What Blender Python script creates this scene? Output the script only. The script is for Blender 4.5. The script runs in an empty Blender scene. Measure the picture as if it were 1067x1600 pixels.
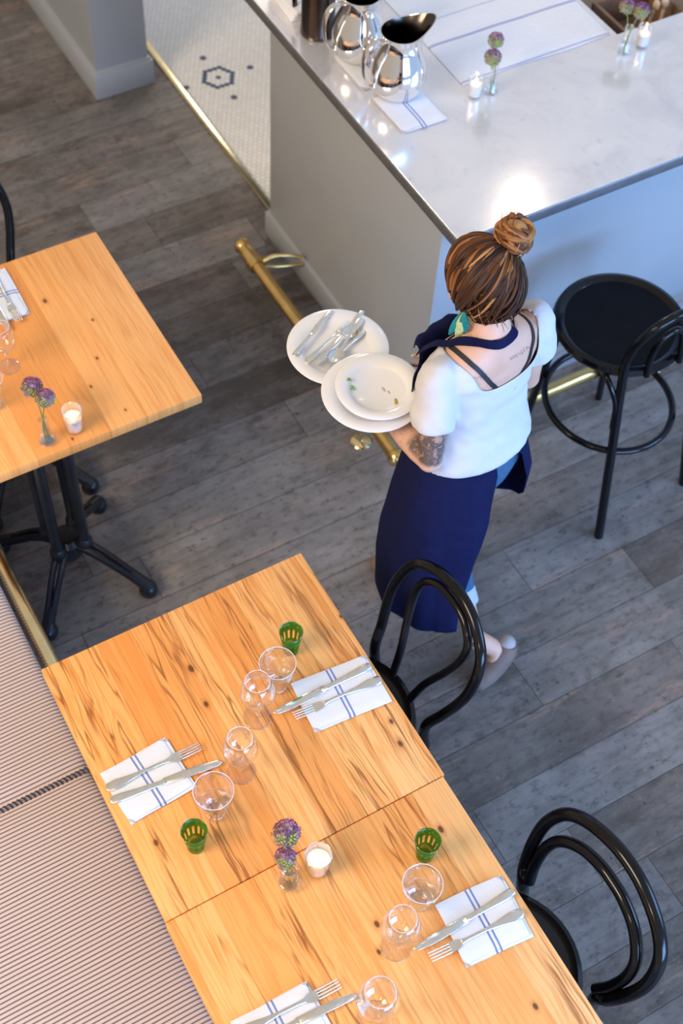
import bpy, bmesh, math, random
from mathutils import Vector, Matrix
random.seed(7)
PI = math.pi
R = math.radians
sc = bpy.context.scene
COL = sc.collection

# ------------------------------------------------------------------ camera, light, exposure
cam = bpy.data.cameras.new('camera')
cam.sensor_width = 36.0
cam.lens = 2095.09 / 1600 * 36
cam.clip_end = 60
camo = bpy.data.objects.new('camera', cam)
COL.objects.link(camo)
camo.matrix_world = (Matrix.Translation((0, 0, 4.0)) @ Matrix.Rotation(R(56.74341), 4, 'Z')
                     @ Matrix.Rotation(R(34.86653), 4, 'X') @ Matrix.Rotation(R(4.362864), 4, 'Z'))
cam.dof.use_dof = True
cam.dof.focus_distance = 3.42
cam.dof.aperture_fstop = 2.6
sc.camera = camo

sc.view_settings.view_transform = 'Standard'
sc.view_settings.look = 'None'
sc.view_settings.exposure = -0.20
sc.view_settings.gamma = 1.0

# ambient interior light: a pale ceiling overhead, brighter and bluer towards the street windows (+X, +Y)
wd = bpy.data.worlds.new('room_light')
sc.world = wd
wd.use_nodes = True
wn, wl = wd.node_tree.nodes, wd.node_tree.links
wn.clear()
wo = wn.new('ShaderNodeOutputWorld')
wb = wn.new('ShaderNodeBackground')
wb.inputs['Strength'].default_value = 0.72
tc = wn.new('ShaderNodeTexCoord')
dt = wn.new('ShaderNodeVectorMath'); dt.operation = 'DOT_PRODUCT'
dv = Vector((0.50, 0.86, 0.0)).normalized()
dt.inputs[1].default_value = dv
wr = wn.new('ShaderNodeValToRGB')
e = wr.color_ramp.elements
e[0].position = 0.0; e[0].color = (0.80, 0.66, 0.52, 1)
e[1].position = 1.0; e[1].color = (0.66, 1.00, 1.62, 1)
m_ = wr.color_ramp.elements.new(0.55); m_.color = (0.86, 0.84, 0.84, 1)
ma = wn.new('ShaderNodeMath'); ma.operation = 'MULTIPLY_ADD'
ma.inputs[1].default_value = 0.5; ma.inputs[2].default_value = 0.5
wl.new(tc.outputs['Generated'], dt.inputs[0]); wl.new(dt.outputs['Value'], ma.inputs[0])
wl.new(ma.outputs[0], wr.inputs['Fac']); wl.new(wr.outputs['Color'], wb.inputs['Color'])
wl.new(wb.outputs[0], wo.inputs['Surface'])


def area(name, loc, target, sx, sy, power, col):
    l = bpy.data.lights.new(name, 'AREA')
    l.shape = 'RECTANGLE'; l.size = sx; l.size_y = sy; l.energy = power; l.color = col
    o = bpy.data.objects.new(name, l)
    COL.objects.link(o)
    o.location = loc
    o.rotation_euler = (Vector(target) - Vector(loc)).to_track_quat('-Z', 'Y').to_euler()
    return o


def lamp(name, loc, power, col, rad):
    l = bpy.data.lights.new(name, 'POINT')
    l.energy = power; l.color = col; l.shadow_soft_size = rad
    o = bpy.data.objects.new(name, l)
    COL.objects.link(o)
    o.location = loc
    return o


area('street_window', (6.0, 1.9, 2.0), (-2.5, 1.9, 0.7), 5.0, 2.8, 1000, (0.25, 0.49, 1.0))
lamp('tile_fill_light', (-6.2, 3.3, 2.3), 62, (1.0, 0.92, 0.84), 0.3)  # added to brighten the mosaic floor; no lamp known there
area('right_floor_fill', (1.6, 5.4, 2.9), (-1.1, 1.9, 0.0), 2.6, 2.4, 240, (0.28, 0.54, 1.0))  # second blue light added for the right-hand floor; no door known
area('warm_interior_fill', (-1.6, -3.6, 4.8), (-1.8, 0.9, 0.7), 2.6, 2.0, 350, (1.0, 0.82, 0.62))  # area light standing in for warm interior lamps, not a window
lamp('pendant_over_bar', (-3.70, 3.31, 2.55), 4.2, (1.0, 0.82, 0.58), 0.04)
lamp('pendant_over_banquette', (0.3, -0.9, 2.6), 45, (1.0, 0.74, 0.48), 0.12)


# ------------------------------------------------------------------ mesh builder
class MB:
    def __init__(s):
        s.v = []; s.f = []; s.m = []

    def add(s, verts, faces, mi=0):
        o = len(s.v)
        s.v += [tuple(p) for p in verts]
        s.f += [tuple(i + o for i in f) for f in faces]
        s.m += [mi] * len(faces)
        return s

    def box(s, x0, x1, y0, y1, z0, z1, bev=0.0, seg=2, mi=0):
        bm = bmesh.new()
        bmesh.ops.create_cube(bm, size=1)
        for v in bm.verts:
            v.co = Vector((x0 + (v.co.x + .5) * (x1 - x0), y0 + (v.co.y + .5) * (y1 - y0), z0 + (v.co.z + .5) * (z1 - z0)))
        if bev > 0:
            bmesh.ops.bevel(bm, geom=bm.edges[:] , offset=bev, segments=seg, affect='EDGES', profile=0.5)
        return s.bm(bm, mi)

    def bm(s, bm, mi=0):
        bm.verts.index_update()
        s.add([v.co[:] for v in bm.verts], [[v.index for v in f.verts] for f in bm.faces], mi)
        bm.free()
        return s

    def prism(s, pts, z0, z1, bev=0.0, seg=2, mi=0):
        bm = bmesh.new()
        vs = [bm.verts.new((p[0], p[1], z0)) for p in pts]
        f = bm.faces.new(vs)
        if f.normal.z > 0 or f.calc_area() < 0: pass
        r = bmesh.ops.extrude_face_region(bm, geom=[f])
        for v in r['geom']:
            if isinstance(v, bmesh.types.BMVert): v.co.z = z1
        bmesh.ops.recalc_face_normals(bm, faces=bm.faces[:])
        if bev > 0:
            bmesh.ops.bevel(bm, geom=bm.edges[:], offset=bev, segments=seg, affect='EDGES', profile=0.5)
        return s.bm(bm, mi)

    def loft(s, rings, closed=True, cap=True, mi=0):
        n = len(rings[0]); o = len(s.v)
        for r in rings: s.v += [tuple(p) for p in r]
        m = n if closed else n - 1
        for i in range(len(rings) - 1):
            for j in range(m):
                a = o + i * n + j; b = o + i * n + (j + 1) % n
                s.f.append((a, b, b + n, a + n)); s.m.append(mi)
        if cap and closed:
            s.f.append(tuple(o + j for j in range(n))[::-1]); s.m.append(mi)
            s.f.append(tuple(o + (len(rings) - 1) * n + j for j in range(n))); s.m.append(mi)
        return s

    def tube(s, pts, rad, seg=12, closed=False, cap=True, mi=0, flat=1.0, up=None):
        pts = [Vector(p) for p in pts]; n = len(pts)
        rs = rad if isinstance(rad, (list, tuple)) else [rad] * n
        tan = []
        for i in range(n):
            if closed: t = pts[(i + 1) % n] - pts[i - 1]
            else: t = pts[min(i + 1, n - 1)] - pts[max(i - 1, 0)]
            tan.append(t.normalized())
        u = Vector(up) if up else (Vector((0, 0, 1)) if abs(tan[0].z) < 0.9 else Vector((1, 0, 0)))
        rings = []
        for i in range(n):
            u = (u - tan[i] * u.dot(tan[i])).normalized()
            w = tan[i].cross(u)
            rings.append([pts[i] + (u * math.cos(2 * PI * k / seg) * flat + w * math.sin(2 * PI * k / seg)) * rs[i] for k in range(seg)])
        if closed:
            o = len(s.v)
            for r in rings: s.v += [tuple(p) for p in r]
            for i in range(n):
                for k in range(seg):
                    a = o + i * seg + k; b = o + i * seg + (k + 1) % seg
                    c = o + ((i + 1) % n) * seg + (k + 1) % seg; d = o + ((i + 1) % n) * seg + k
                    s.f.append((a, b, c, d)); s.m.append(mi)
            return s
        return s.loft(rings, True, cap, mi)

    def lathe(s, prof, seg=32, c=(0, 0, 0), mi=0, sx=1.0, sy=1.0, facet=None):
        o = len(s.v); idx = []
        for r, z in prof:
            if r < 1e-6:
                s.v.append((c[0], c[1], c[2] + z)); idx.append([len(s.v) - 1] * seg)
            else:
                row = []
                for k in range(seg):
                    a = 2 * PI * k / seg
                    rr = r * (facet(a, z) if facet else 1)
                    s.v.append((c[0] + rr * math.cos(a) * sx, c[1] + rr * math.sin(a) * sy, c[2] + z)); row.append(len(s.v) - 1)
                idx.append(row)
        for i in range(len(prof) - 1):
            for k in range(seg):
                k2 = (k + 1) % seg
                q = [idx[i][k], idx[i][k2], idx[i + 1][k2], idx[i + 1][k]]
                q2 = []
                for t in q:
                    if t not in q2: q2.append(t)
                if len(q2) >= 3: s.f.append(tuple(q2)); s.m.append(mi)
        return s

    def ball(s, c, r, seg=16, rings=10, mi=0, sc_=(1, 1, 1), rot=None):
        vs = []; fs = []
        for i in range(rings + 1):
            th = PI * i / rings
            for k in range(seg):
                a = 2 * PI * k / seg
                p = Vector((math.sin(th) * math.cos(a) * r * sc_[0], math.sin(th) * math.sin(a) * r * sc_[1], math.cos(th) * r * sc_[2]))
                if rot: p = rot @ p
                vs.append(p + Vector(c))
        for i in range(rings):
            for k in range(seg):
                k2 = (k + 1) % seg
                fs.append((i * seg + k, (i + 1) * seg + k, (i + 1) * seg + k2, i * seg + k2))
        return s.add(vs, fs, mi)

    def mesh(s, name, mats, smooth=True, angle=None):
        me = bpy.data.meshes.new(name)
        me.from_pydata(s.v, [], s.f)
        me.update()
        for m in (mats if isinstance(mats, (list, tuple)) else [mats]): me.materials.append(m)
        me.polygons.foreach_set('material_index', s.m)
        bm = bmesh.new(); bm.from_mesh(me)
        bmesh.ops.remove_doubles(bm, verts=bm.verts[:], dist=1e-6)
        bmesh.ops.recalc_face_normals(bm, faces=bm.faces[:])
        if angle is not None:
            for ed in bm.edges:
                if len(ed.link_faces) == 2 and ed.calc_face_angle(0) > R(angle): ed.smooth = False
        bm.to_mesh(me); bm.free()
        me.polygons.foreach_set('use_smooth', [smooth] * len(me.polygons))
        me.update()
        return me


def obj(name, mb, mats, parent=None, loc=(0, 0, 0), rot=(0, 0, 0), smooth=True, angle=38):
    me = mb if isinstance(mb, bpy.types.Mesh) else mb.mesh(name, mats, smooth, angle)
    o = bpy.data.objects.new(name, me)
    COL.objects.link(o)
    o.location = loc; o.rotation_euler = rot
    if parent: o.parent = parent
    return o


def tag(o, label, cat, group=None, kind=None):
    o['label'] = label
    if cat: o['category'] = cat
    if group: o['group'] = group
    if kind: o['kind'] = kind
    return o


def struct(name, mb, m, label=None, **k):
    o = obj(name, mb, m, **k)
    o['kind'] = 'structure'
    if label: o['label'] = label
    return o


def thing(name, label, cat, loc=(0, 0, 0), rz=0.0, group=None):
    o = bpy.data.objects.new(name, None)
    o.empty_display_size = 0.05
    COL.objects.link(o)
    o.location = loc; o.rotation_euler = (0, 0, rz)
    return tag(o, label, cat, group)


def dup(root, loc, rz, label, group=None):
    def rec(o, par):
        c = o.copy(); COL.objects.link(c)
        if par: c.parent = par
        for ch in [x for x in bpy.data.objects if x.parent == o and x != c]:
            rec(ch, c)
        return c
    c = rec(root, None)
    c.location = loc; c.rotation_euler = (0, 0, rz); c['label'] = label
    if group: c['group'] = group
    return c


def spl(pts, n=8, closed=False):
    P = [Vector(p) for p in pts]; out = []
    m = len(P)
    for i in range(m if closed else m - 1):
        p0 = P[(i - 1) % m] if (closed or i > 0) else P[0] * 2 - P[1]
        p1 = P[i]; p2 = P[(i + 1) % m]
        p3 = P[(i + 2) % m] if (closed or i + 2 < m) else P[-1] * 2 - P[-2]
        for k in range(n):
            t = k / n
            out.append(0.5 * ((2 * p1) + (p2 - p0) * t + (2 * p0 - 5 * p1 + 4 * p2 - p3) * t * t + (3 * p1 - p0 - 3 * p2 + p3) * t ** 3))
    if not closed: out.append(P[-1])
    return out


def lerp_list(vals, n):
    out = []
    for i in range(n):
        t = i / (n - 1) * (len(vals) - 1); k = min(int(t), len(vals) - 2); f = t - k
        out.append(vals[k] * (1 - f) + vals[k + 1] * f)
    return out


# ------------------------------------------------------------------ materials
class NT:
    """thin wrapper for building node materials"""
    def __init__(s, name):
        s.mat = bpy.data.materials.new(name); s.mat.use_nodes = True
        s.t = s.mat.node_tree; s.n = s.t.nodes; s.l = s.t.links
        s.bsdf = s.n['Principled BSDF']; s.out = s.n['Material Output']

    def put(s, sock, v):
        if isinstance(v, bpy.types.NodeSocket): s.l.new(v, sock)
        elif v is not None:
            if sock.type == 'RGBA' and len(v) == 3: v = (*v, 1)
            sock.default_value = v

    def node(s, typ, **k):
        n = s.n.new(typ)
        for a, b in k.items(): setattr(n, a, b)
        return n

    def math(s, op, a, b=None, c=None, clamp=False):
        n = s.node('ShaderNodeMath', operation=op, use_clamp=clamp)
        s.put(n.inputs[0], a)
        if b is not None: s.put(n.inputs[1], b)
        if c is not None: s.put(n.inputs[2], c)
        return n.outputs[0]

    def coord(s, which='Object'):
        return s.node('ShaderNodeTexCoord').outputs[which]

    def sep(s, v):
        n = s.node('ShaderNodeSeparateXYZ'); s.l.new(v, n.inputs[0]); return n.outputs

    def comb(s, x=0., y=0., z=0.):
        n = s.node('ShaderNodeCombineXYZ')
        for i, q in enumerate((x, y, z)): s.put(n.inputs[i], q)
        return n.outputs[0]

    def noise(s, vec, scale=5., detail=4., rough=.55, dist=0., col=False):
        n = s.node('ShaderNodeTexNoise')
        s.l.new(vec, n.inputs['Vector'])
        s.put(n.inputs['Scale'], scale); n.inputs['Detail'].default_value = detail
        n.inputs['Roughness'].default_value = rough; n.inputs['Distortion'].default_value = dist
        return n.outputs['Color' if col else 'Fac']

    def white(s, vec):
        n = s.node('ShaderNodeTexWhiteNoise'); n.noise_dimensions = '3D'; s.l.new(vec, n.inputs['Vector'])
        return n.outputs['Value']

    def ramp(s, fac, stops, interp='LINEAR'):
        n = s.node('ShaderNodeValToRGB'); n.color_ramp.interpolation = interp
        el = n.color_ramp.elements
        while len(el) < len(stops): el.new(0.5)
        for q, (p, c) in zip(el, stops):
            q.position = p
            q.color = (c, c, c, 1) if isinstance(c, (int, float)) else (*c, 1)
        s.put(n.inputs['Fac'], fac)
        return n.outputs['Color']

    def smooth(s, x, a, b, lo=0., hi=1.):
        n = s.node('ShaderNodeMapRange'); n.interpolation_type = 'SMOOTHSTEP'
        s.put(n.inputs['Value'], x)
        for k, v in (('From Min', a), ('From Max', b), ('To Min', lo), ('To Max', hi)): s.put(n.inputs[k], v)
        return n.outputs['Result']

    def mix(s, fac, a, b, mode='MIX'):
        n = s.node('ShaderNodeMix', data_type='RGBA', blend_type=mode)
        s.put(n.inputs['Factor'], fac); s.put(n.inputs['A'], None)
        s.put(n.inputs[6], a); s.put(n.inputs[7], b)
        return n.outputs[2]

    def bump(s, h, strength=.2, dist=.01):
        n = s.node('ShaderNodeBump')
        n.inputs['Strength'].default_value = strength; n.inputs['Distance'].default_value = dist
        s.l.new(h, n.inputs['Height']); s.l.new(n.outputs[0], s.bsdf.inputs['Normal'])

    def set(s, **k):
        names = {'col': 'Base Color', 'rough': 'Roughness', 'metal': 'Metallic', 'spec': 'Specular IOR Level', 'coat': 'Coat Weight',
                 'coatr': 'Coat Roughness', 'sheen': 'Sheen Weight', 'sss': 'Subsurface Weight', 'emit': 'Emission Color', 'emits': 'Emission Strength'}
        for a, b in k.items(): s.put(s.bsdf.inputs[names[a]], b)
        return s.mat


def simple(name, col, rough=.5, metal=0., var=.08, scale=14., bump=0., bscale=60., **k):
    t = NT(name)
    c = t.coord()
    n = t.noise(c, scale, 5)
    lo = tuple(max(0, q * (1 - var)) for q in col); hi = tuple(min(1, q * (1 + var)) for q in col)
    t.set(col=t.ramp(n, [(.3, lo), (.7, hi)]), rough=rough, metal=metal, **k)
    if bump: t.bump(t.noise(c, bscale, 3), bump, .004)
    return t.mat


M = {}


def mat_floor():
    t = NT('worn_grey_floorboards')
    c = t.coord(); x, y, z = t.sep(c)
    W, Lb = .1943, 1.35
    u = t.math('DIVIDE', t.math('ADD', x, .944 + .1943 * 60), W)
    row = t.math('FLOOR', u); fu = t.math('FRACT', u)
    r1 = t.white(t.comb(row, 3.1, 0.))
    v = t.math('ADD', t.math('DIVIDE', y, Lb), t.math('MULTIPLY', r1, 7.3))
    cell = t.math('FLOOR', v); fv = t.math('FRACT', v)
    tone = t.white(t.comb(row, cell, 1.7))
    tone2 = t.white(t.comb(row, cell, 9.2))
    # seams
    du = t.math('MULTIPLY', t.math('MINIMUM', fu, t.math('SUBTRACT', 1., fu)), W)
    dv_ = t.math('MULTIPLY', t.math('MINIMUM', fv, t.math('SUBTRACT', 1., fv)), Lb)
    d = t.math('MINIMUM', du, dv_)
    wob = t.noise(c, 9., 3)
    seam = t.smooth(d, .0003, t.math('MULTIPLY_ADD', wob, .004, .0006), 1., 0.)
    # grain along y, shifted per board
    off = t.math('MULTIPLY', tone, 37.)
    g = t.comb(t.math('ADD', t.math('MULTIPLY', x, 26.), off), t.math('MULTIPLY', y, 2.2), off)
    gr = t.noise(g, 1.0, 8, .65, .6)
    g2 = t.noise(t.comb(t.math('MULTIPLY', x, 90.), t.math('MULTIPLY', y, 5.), off), 1., 4, .6)
    blot = t.noise(c, 3.1, 6, .62, .3)
    base = t.ramp(tone, [(0., (.135, .112, .096)), (.3, (.178, .158, .143)), (.6, (.195, .177, .163)), (1., (.218, .202, .190))])
    base = t.mix(t.math('MULTIPLY', t.smooth(tone2, .72, .95), .45), base, (.115, .086, .066))
    k = t.math('MULTIPLY', t.ramp(gr, [(.25, .62), (.5, 1.), (.75, 1.25)]), t.ramp(blot, [(.28, .62), (.6, 1.14)]))
    kk = t.node('ShaderNodeVectorMath', operation='SCALE'); t.l.new(base, kk.inputs[0]); t.l.new(k, kk.inputs['Scale'])
    col = kk.outputs[0]
    # worn, bare reddish streaks and pale chips
    worn = t.math('MULTIPLY', t.smooth(t.noise(t.comb(t.math('MULTIPLY', x, 9.), t.math('MULTIPLY', y, 1.6), off), 1.3, 5, .6), .56, .66), t.smooth(g2, .42, .58))
    col = t.mix(t.math('MULTIPLY', worn, .65), col, (.34, .235, .18))
    dark = t.math('MULTIPLY', t.smooth(t.noise(t.comb(t.math('MULTIPLY', x, 9.), t.math('MULTIPLY', y, 4.), 4.), 1.8, 8, .72), .50, .66), t.smooth(tone, .95, .15, .15, 1.))
    col = t.mix(t.math('MULTIPLY', dark, .72), col, (.058, .045, .037))
    aniso = t.comb(t.math('MULTIPLY', x, 2.2), y, 0.)
    mot = t.noise(aniso, 21., 8, .74)
    col = t.mix(t.smooth(mot, .50, .66, 0., .70), col, (.062, .053, .048))
    lit = t.noise(t.comb(t.math('MULTIPLY', x, 2.), y, 5.), 30., 6, .7)
    col = t.mix(t.smooth(lit, .56, .74, 0., .45), col, (.33, .295, .265))
    big = t.noise(t.comb(t.math('MULTIPLY', x, 1.6), t.math('MULTIPLY', y, .7), t.math('MULTIPLY', tone, 3.)), 2.6, 5, .6)
    col = t.mix(t.math('MULTIPLY', t.smooth(big, .52, .66), t.smooth(tone, .75, .1, .1, .75)), col, (.072, .054, .043))
    scr = t.math('MULTIPLY', t.smooth(t.math('ABSOLUTE', t.math('SUBTRACT', t.noise(t.comb(t.math('MULTIPLY', x, 5.), t.math('MULTIPLY', y, 26.), off), 1., 3, .5, 1.2), .5)), .0, .012, 1., 0.), t.smooth(t.noise(c, 2.3, 2), .5, .62))
    col = t.mix(t.math('MULTIPLY', scr, .45), col, (.30, .26, .23))
    vo = t.node('ShaderNodeTexVoronoi'); vo.inputs['Scale'].default_value = 34.; t.l.new(c, vo.inputs['Vector'])
    pit = t.math('MULTIPLY', t.smooth(vo.outputs['Distance'], .12, .24, 1., 0.), t.smooth(t.noise(c, 9., 3), .52, .64))
    col = t.mix(t.math('MULTIPLY', pit, .7), col, (.035, .033, .032))
    chip = t.math('MULTIPLY', t.smooth(t.noise(c, 31., 3, .6), .74, .77), t.smooth(t.noise(c, 1.7, 2), .55, .63))
    col = t.mix(chip, col, (.48, .45, .41))
    col = t.mix(t.math('MULTIPLY', seam, .85), col, (.035, .033, .032))
    t.set(col=col, rough=t.ramp(gr, [(.3, .52), (.7, .40)]), spec=.4)
    h = t.math('SUBTRACT', t.math('MULTIPLY', gr, .5), t.math('MULTIPLY', seam, 1.2))
    t.bump(h, .25, .004)
    return t.mat


def mat_table(name, staves, light, mid, dark, vein, seed, stave_w=.1, grain=1.):
    """butcher-block top: long staves along local x, each with its own figure, veins and knots"""
    t = NT(name)
    c = t.coord(); x, y, z = t.sep(c)
    u = t.math('DIVIDE', t.math('ADD', y, 5. + seed * .013), stave_w)
    row = t.math('FLOOR', u); fu = t.math('FRACT', u)
    r = t.white(t.comb(row, seed, .5))
    tone = t.white(t.comb(row, 2.7, seed + .3))
    off = t.math('MULTIPLY_ADD', tone, 23., seed)
    wx = t.noise(t.comb(t.math('MULTIPLY', x, 3.2), t.math('MULTIPLY', y, 7.), off), 1., 3, .5)
    gx = t.comb(t.math('MULTIPLY', x, .75 * grain), t.math('MULTIPLY', t.math('ADD', y, t.math('MULTIPLY', wx, .050)), 13.), off)
    n = t.noise(gx, 1., 3, .5, .25)
    rings = t.math('ABSOLUTE', t.math('SUBTRACT', t.math('FRACT', t.math('MULTIPLY', n, 13.)), .5))
    fine = t.noise(t.comb(t.math('MULTIPLY', x, 3.5), t.math('MULTIPLY', y, 190.), off), 1., 3, .6)
    fig = t.noise(t.comb(t.math('MULTIPLY', x, 1.6), t.math('MULTIPLY', y, 22.), off), 1., 4, .55, .3)
    col = t.ramp(tone, [(0., mid), (.35, tuple(p_ * .5 + q_ * .5 for p_, q_ in zip(mid, light))), (.7, light), (1., (light[0], light[1] * 1.08, light[2] * 1.25))])
    col = t.mix(t.smooth(rings, .0, .30, .50, 0.), col, mid)
    col = t.mix(t.math('MULTIPLY', t.smooth(fig, .50, .68), .75), col, mid)
    col = t.mix(t.math('MULTIPLY', t.smooth(fine, .5, .72), .28), col, dark)
    # thin dark veins running with the grain
    vmask = t.smooth(t.noise(t.comb(t.math('MULTIPLY', x, 1.5), t.math('MULTIPLY', y, 6.), t.math('ADD', off, 3.)), 1., 2, .5), .42, .56)
    lines = t.math('ABSOLUTE', t.math('SUBTRACT', t.math('FRACT', t.math('MULTIPLY', n, 8.)), .5))
    brk = t.smooth(t.noise(t.comb(t.math('MULTIPLY', x, 3.2), t.math('MULTIPLY', y, 22.), off), 1., 3, .55), .36, .50)
    veins = t.math('MULTIPLY', t.math('MULTIPLY', t.smooth(lines, .015, .11, 1., 0.), vmask), brk)
    col = t.mix(t.math('MULTIPLY', veins, vein), col, dark)
    v2 = t.noise(t.comb(t.math('MULTIPLY', x, 1.3), t.math('MULTIPLY', t.math('ADD', y, t.math('MULTIPLY', wx, .06)), 34.), t.math('ADD', off, 7.)), 1., 3, .5)
    l2 = t.math('MULTIPLY', t.smooth(t.math('ABSOLUTE', t.math('SUBTRACT', v2, .52)), .004, .030, 1., 0.), t.math('MULTIPLY', vmask, brk))
    col = t.mix(t.math('MULTIPLY', l2, vein * .75), col, dark)
    # knots
    for kx, ky, kr in staves:
        dx = t.math('MULTIPLY', t.math('SUBTRACT', x, kx), .62); dy = t.math('SUBTRACT', y, ky)
        dd = t.math('SQRT', t.math('ADD', t.math('MULTIPLY', dx, dx), t.math('MULTIPLY', dy, dy)))
        dd = t.math('ADD', dd, t.math('MULTIPLY', t.math('SUBTRACT', wx, .5), kr * 1.2))
        col = t.mix(t.smooth(dd, kr * .4, kr * 3.0, .55, 0.), col, tuple(q * .6 + w * .4 for q, w in zip(dark, mid)))
        col = t.mix(t.smooth(dd, kr * .6, kr * 1.3, .88, 0.), col, (.10, .035, .014))
    ed = t.math('MULTIPLY', t.math('MINIMUM', fu, t.math('SUBTRACT', 1., fu)), stave_w)
    col = t.mix(t.smooth(ed, .0002, .0012, .35, 0.), col, dark)
    t.set(col=col, rough=t.ramp(fine, [(.3, .42), (.7, .50)]), spec=.35, coat=.08, coatr=.25)
    t.bump(t.math('ADD', fine, n), .05, .002)
    return t.mat


def mat_tile():
    t = NT('white_hexagon_mosaic_tile')
    c = t.coord(); x, y, z = t.sep(c)
    p = .0245; q = p * math.sqrt(3)
    fx, fy = -4.744, 2.242
    def lat(ox, oy):
        ax = t.math('DIVIDE', t.math('SUBTRACT', t.math('SUBTRACT', x, fx), ox), q)
        ay = t.math('DIVIDE', t.math('SUBTRACT', t.math('SUBTRACT', y, fy), oy), p)
        ix = t.math('ROUND', ax); iy = t.math('ROUND', ay)
        cx = t.math('MULTIPLY_ADD', ix, q, ox); cy = t.math('MULTIPLY_ADD', iy, p, oy)
        dx = t.math('SUBTRACT', t.math('SUBTRACT', x, fx), cx); dy = t.math('SUBTRACT', t.math('SUBTRACT', y, fy), cy)
        d = t.math('SQRT', t.math('ADD', t.math('MULTIPLY', dx, dx), t.math('MULTIPLY', dy, dy)))
        return cx, cy, d
    A = lat(0., 0.); B = lat(q / 2, p / 2)
    sel = t.math('LESS_THAN', B[2], A[2])
    pick = lambda i: t.math('ADD', t.math('MULTIPLY', B[i], sel), t.math('MULTIPLY', A[i], t.math('SUBTRACT', 1., sel)))
    cx, cy, d = pick(0), pick(1), pick(2)
    grout = t.smooth(d, .0098, .0118)
    rc = t.math('SQRT', t.math('ADD', t.math('MULTIPLY', cx, cx), t.math('MULTIPLY', cy, cy)))
    ring = t.math('MULTIPLY', t.math('GREATER_THAN', rc, p * 2.5), t.math('LESS_THAN', rc, p * 3.1))
    blue = t.math('ADD', ring, t.math('LESS_THAN', rc, p * .5))
    for dx, dy in ((-.16, 0), (.16, 0), (0, .166), (0, -.166)):
        ddx = t.math('SUBTRACT', x, fx + dx); ddy = t.math('SUBTRACT', y, fy + dy)
        dd = t.math('SQRT', t.math('ADD', t.math('MULTIPLY', ddx, ddx), t.math('MULTIPLY', ddy, ddy)))
        blue = t.math('ADD', blue, t.math('LESS_THAN', dd, .0165))
    blue = t.math('MINIMUM', blue, 1.)
    tone = t.white(t.comb(cx, cy, .2))
    w = t.ramp(tone, [(0., (.80, .775, .73)), (1., (.88, .86, .82))])
    col = t.mix(blue, w, (.010, .045, .13))
    col = t.mix(t.math('MULTIPLY', grout, t.math('MULTIPLY_ADD', blue, -.5, .75)), col, (.52, .48, .43))
    t.set(col=col, rough=t.math('MULTIPLY_ADD', grout, .4, .3), spec=.45)
    t.bump(grout, -.25, .002)
    return t.mat


def mat_stripe():
    t = NT('ticking_stripe_fabric')
    c = t.coord(); x, y, z = t.sep(c)
    wob = t.math('MULTIPLY', t.math('SUBTRACT', t.noise(c, 2.2, 2), .5), .006)
    s = t.math('FRACT', t.math('DIVIDE', t.math('ADD', x, wob), .0121))
    d = t.math('ABSOLUTE', t.math('SUBTRACT', s, .5))
    st = t.smooth(d, .12, .22, 1., 0.)
    wv = t.noise(t.comb(t.math('MULTIPLY', x, 900.), t.math('MULTIPLY', y, 250.), 0.), 1., 2)
    base = t.ramp(wv, [(.3, (.60, .475, .425)), (.7, (.70, .565, .51))])
    col = t.mix(t.math('MULTIPLY', st, .85), base, (.10, .070, .085))
    t.set(col=col, rough=.9, spec=.15, sheen=.2)
    t.bump(wv, .1, .001)
    return t.mat


def mat_napkin(name, stripes, col=(.78, .78, .80), blue=(.10, .16, .46)):
    """white linen with blue stripes at the given local-y positions (half widths)"""
    t = NT(name)
    c = t.coord(); x, y, z = t.sep(c)
    n = t.noise(c, 260., 2)
    base = t.ramp(n, [(.3, tuple(q * .95 for q in col)), (.7, col)])
    m = None
    wob = t.math('MULTIPLY', t.math('SUBTRACT', t.noise(c, 18., 2), .5), .003)
    for p, hw in stripes:
        d = t.math('ABSOLUTE', t.math('SUBTRACT', t.math('ADD', y, wob), p))
        k = t.smooth(d, hw * .8, hw * 1.1, 1., 0.)
        m = k if m is None else t.math('MAXIMUM', m, k)
    t.set(col=t.mix(t.math('MULTIPLY', m, .85), base, blue), rough=.9, spec=.15, sheen=.15)
    t.bump(t.noise(c, 32., 4, .5), .25, .004)
    return t.mat


def mat_glass(name, tint=(.985, .99, .99), edge=.8, base=.03, power=1.9, solid=0.0):
    """thin-walled glass: see-through face on, reflective towards the edges; solid parts also refract"""
    t = NT(name)
    t.n.remove(t.bsdf)
    tr = t.node('ShaderNodeBsdfTransparent'); t.put(tr.inputs[0], tint)
    gl = t.node('ShaderNodeBsdfGlossy'); t.put(gl.inputs['Color'], (1., 1., 1.)); gl.inputs['Roughness'].default_value = .04
    lw = t.node('ShaderNodeLayerWeight'); lw.inputs['Blend'].default_value = .5
    f = t.math('MULTIPLY_ADD', t.math('POWER', lw.outputs['Facing'], power), edge, base)
    body = tr.outputs[0]
    if solid:
        rf = t.node('ShaderNodeBsdfGlass'); rf.inputs['IOR'].default_value = 1.45; rf.inputs['Roughness'].default_value = .03
        m0 = t.node('ShaderNodeMixShader'); m0.inputs[0].default_value = solid
        t.l.new(tr.outputs[0], m0.inputs[1]); t.l.new(rf.outputs[0], m0.inputs[2]); body = m0.outputs[0]
    mx = t.node('ShaderNodeMixShader'); t.l.new(f, mx.inputs[0])
    t.l.new(body, mx.inputs[1]); t.l.new(gl.outputs[0], mx.inputs[2])
    t.l.new(mx.outputs[0], t.out.inputs['Surface'])
    return t.mat


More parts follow.
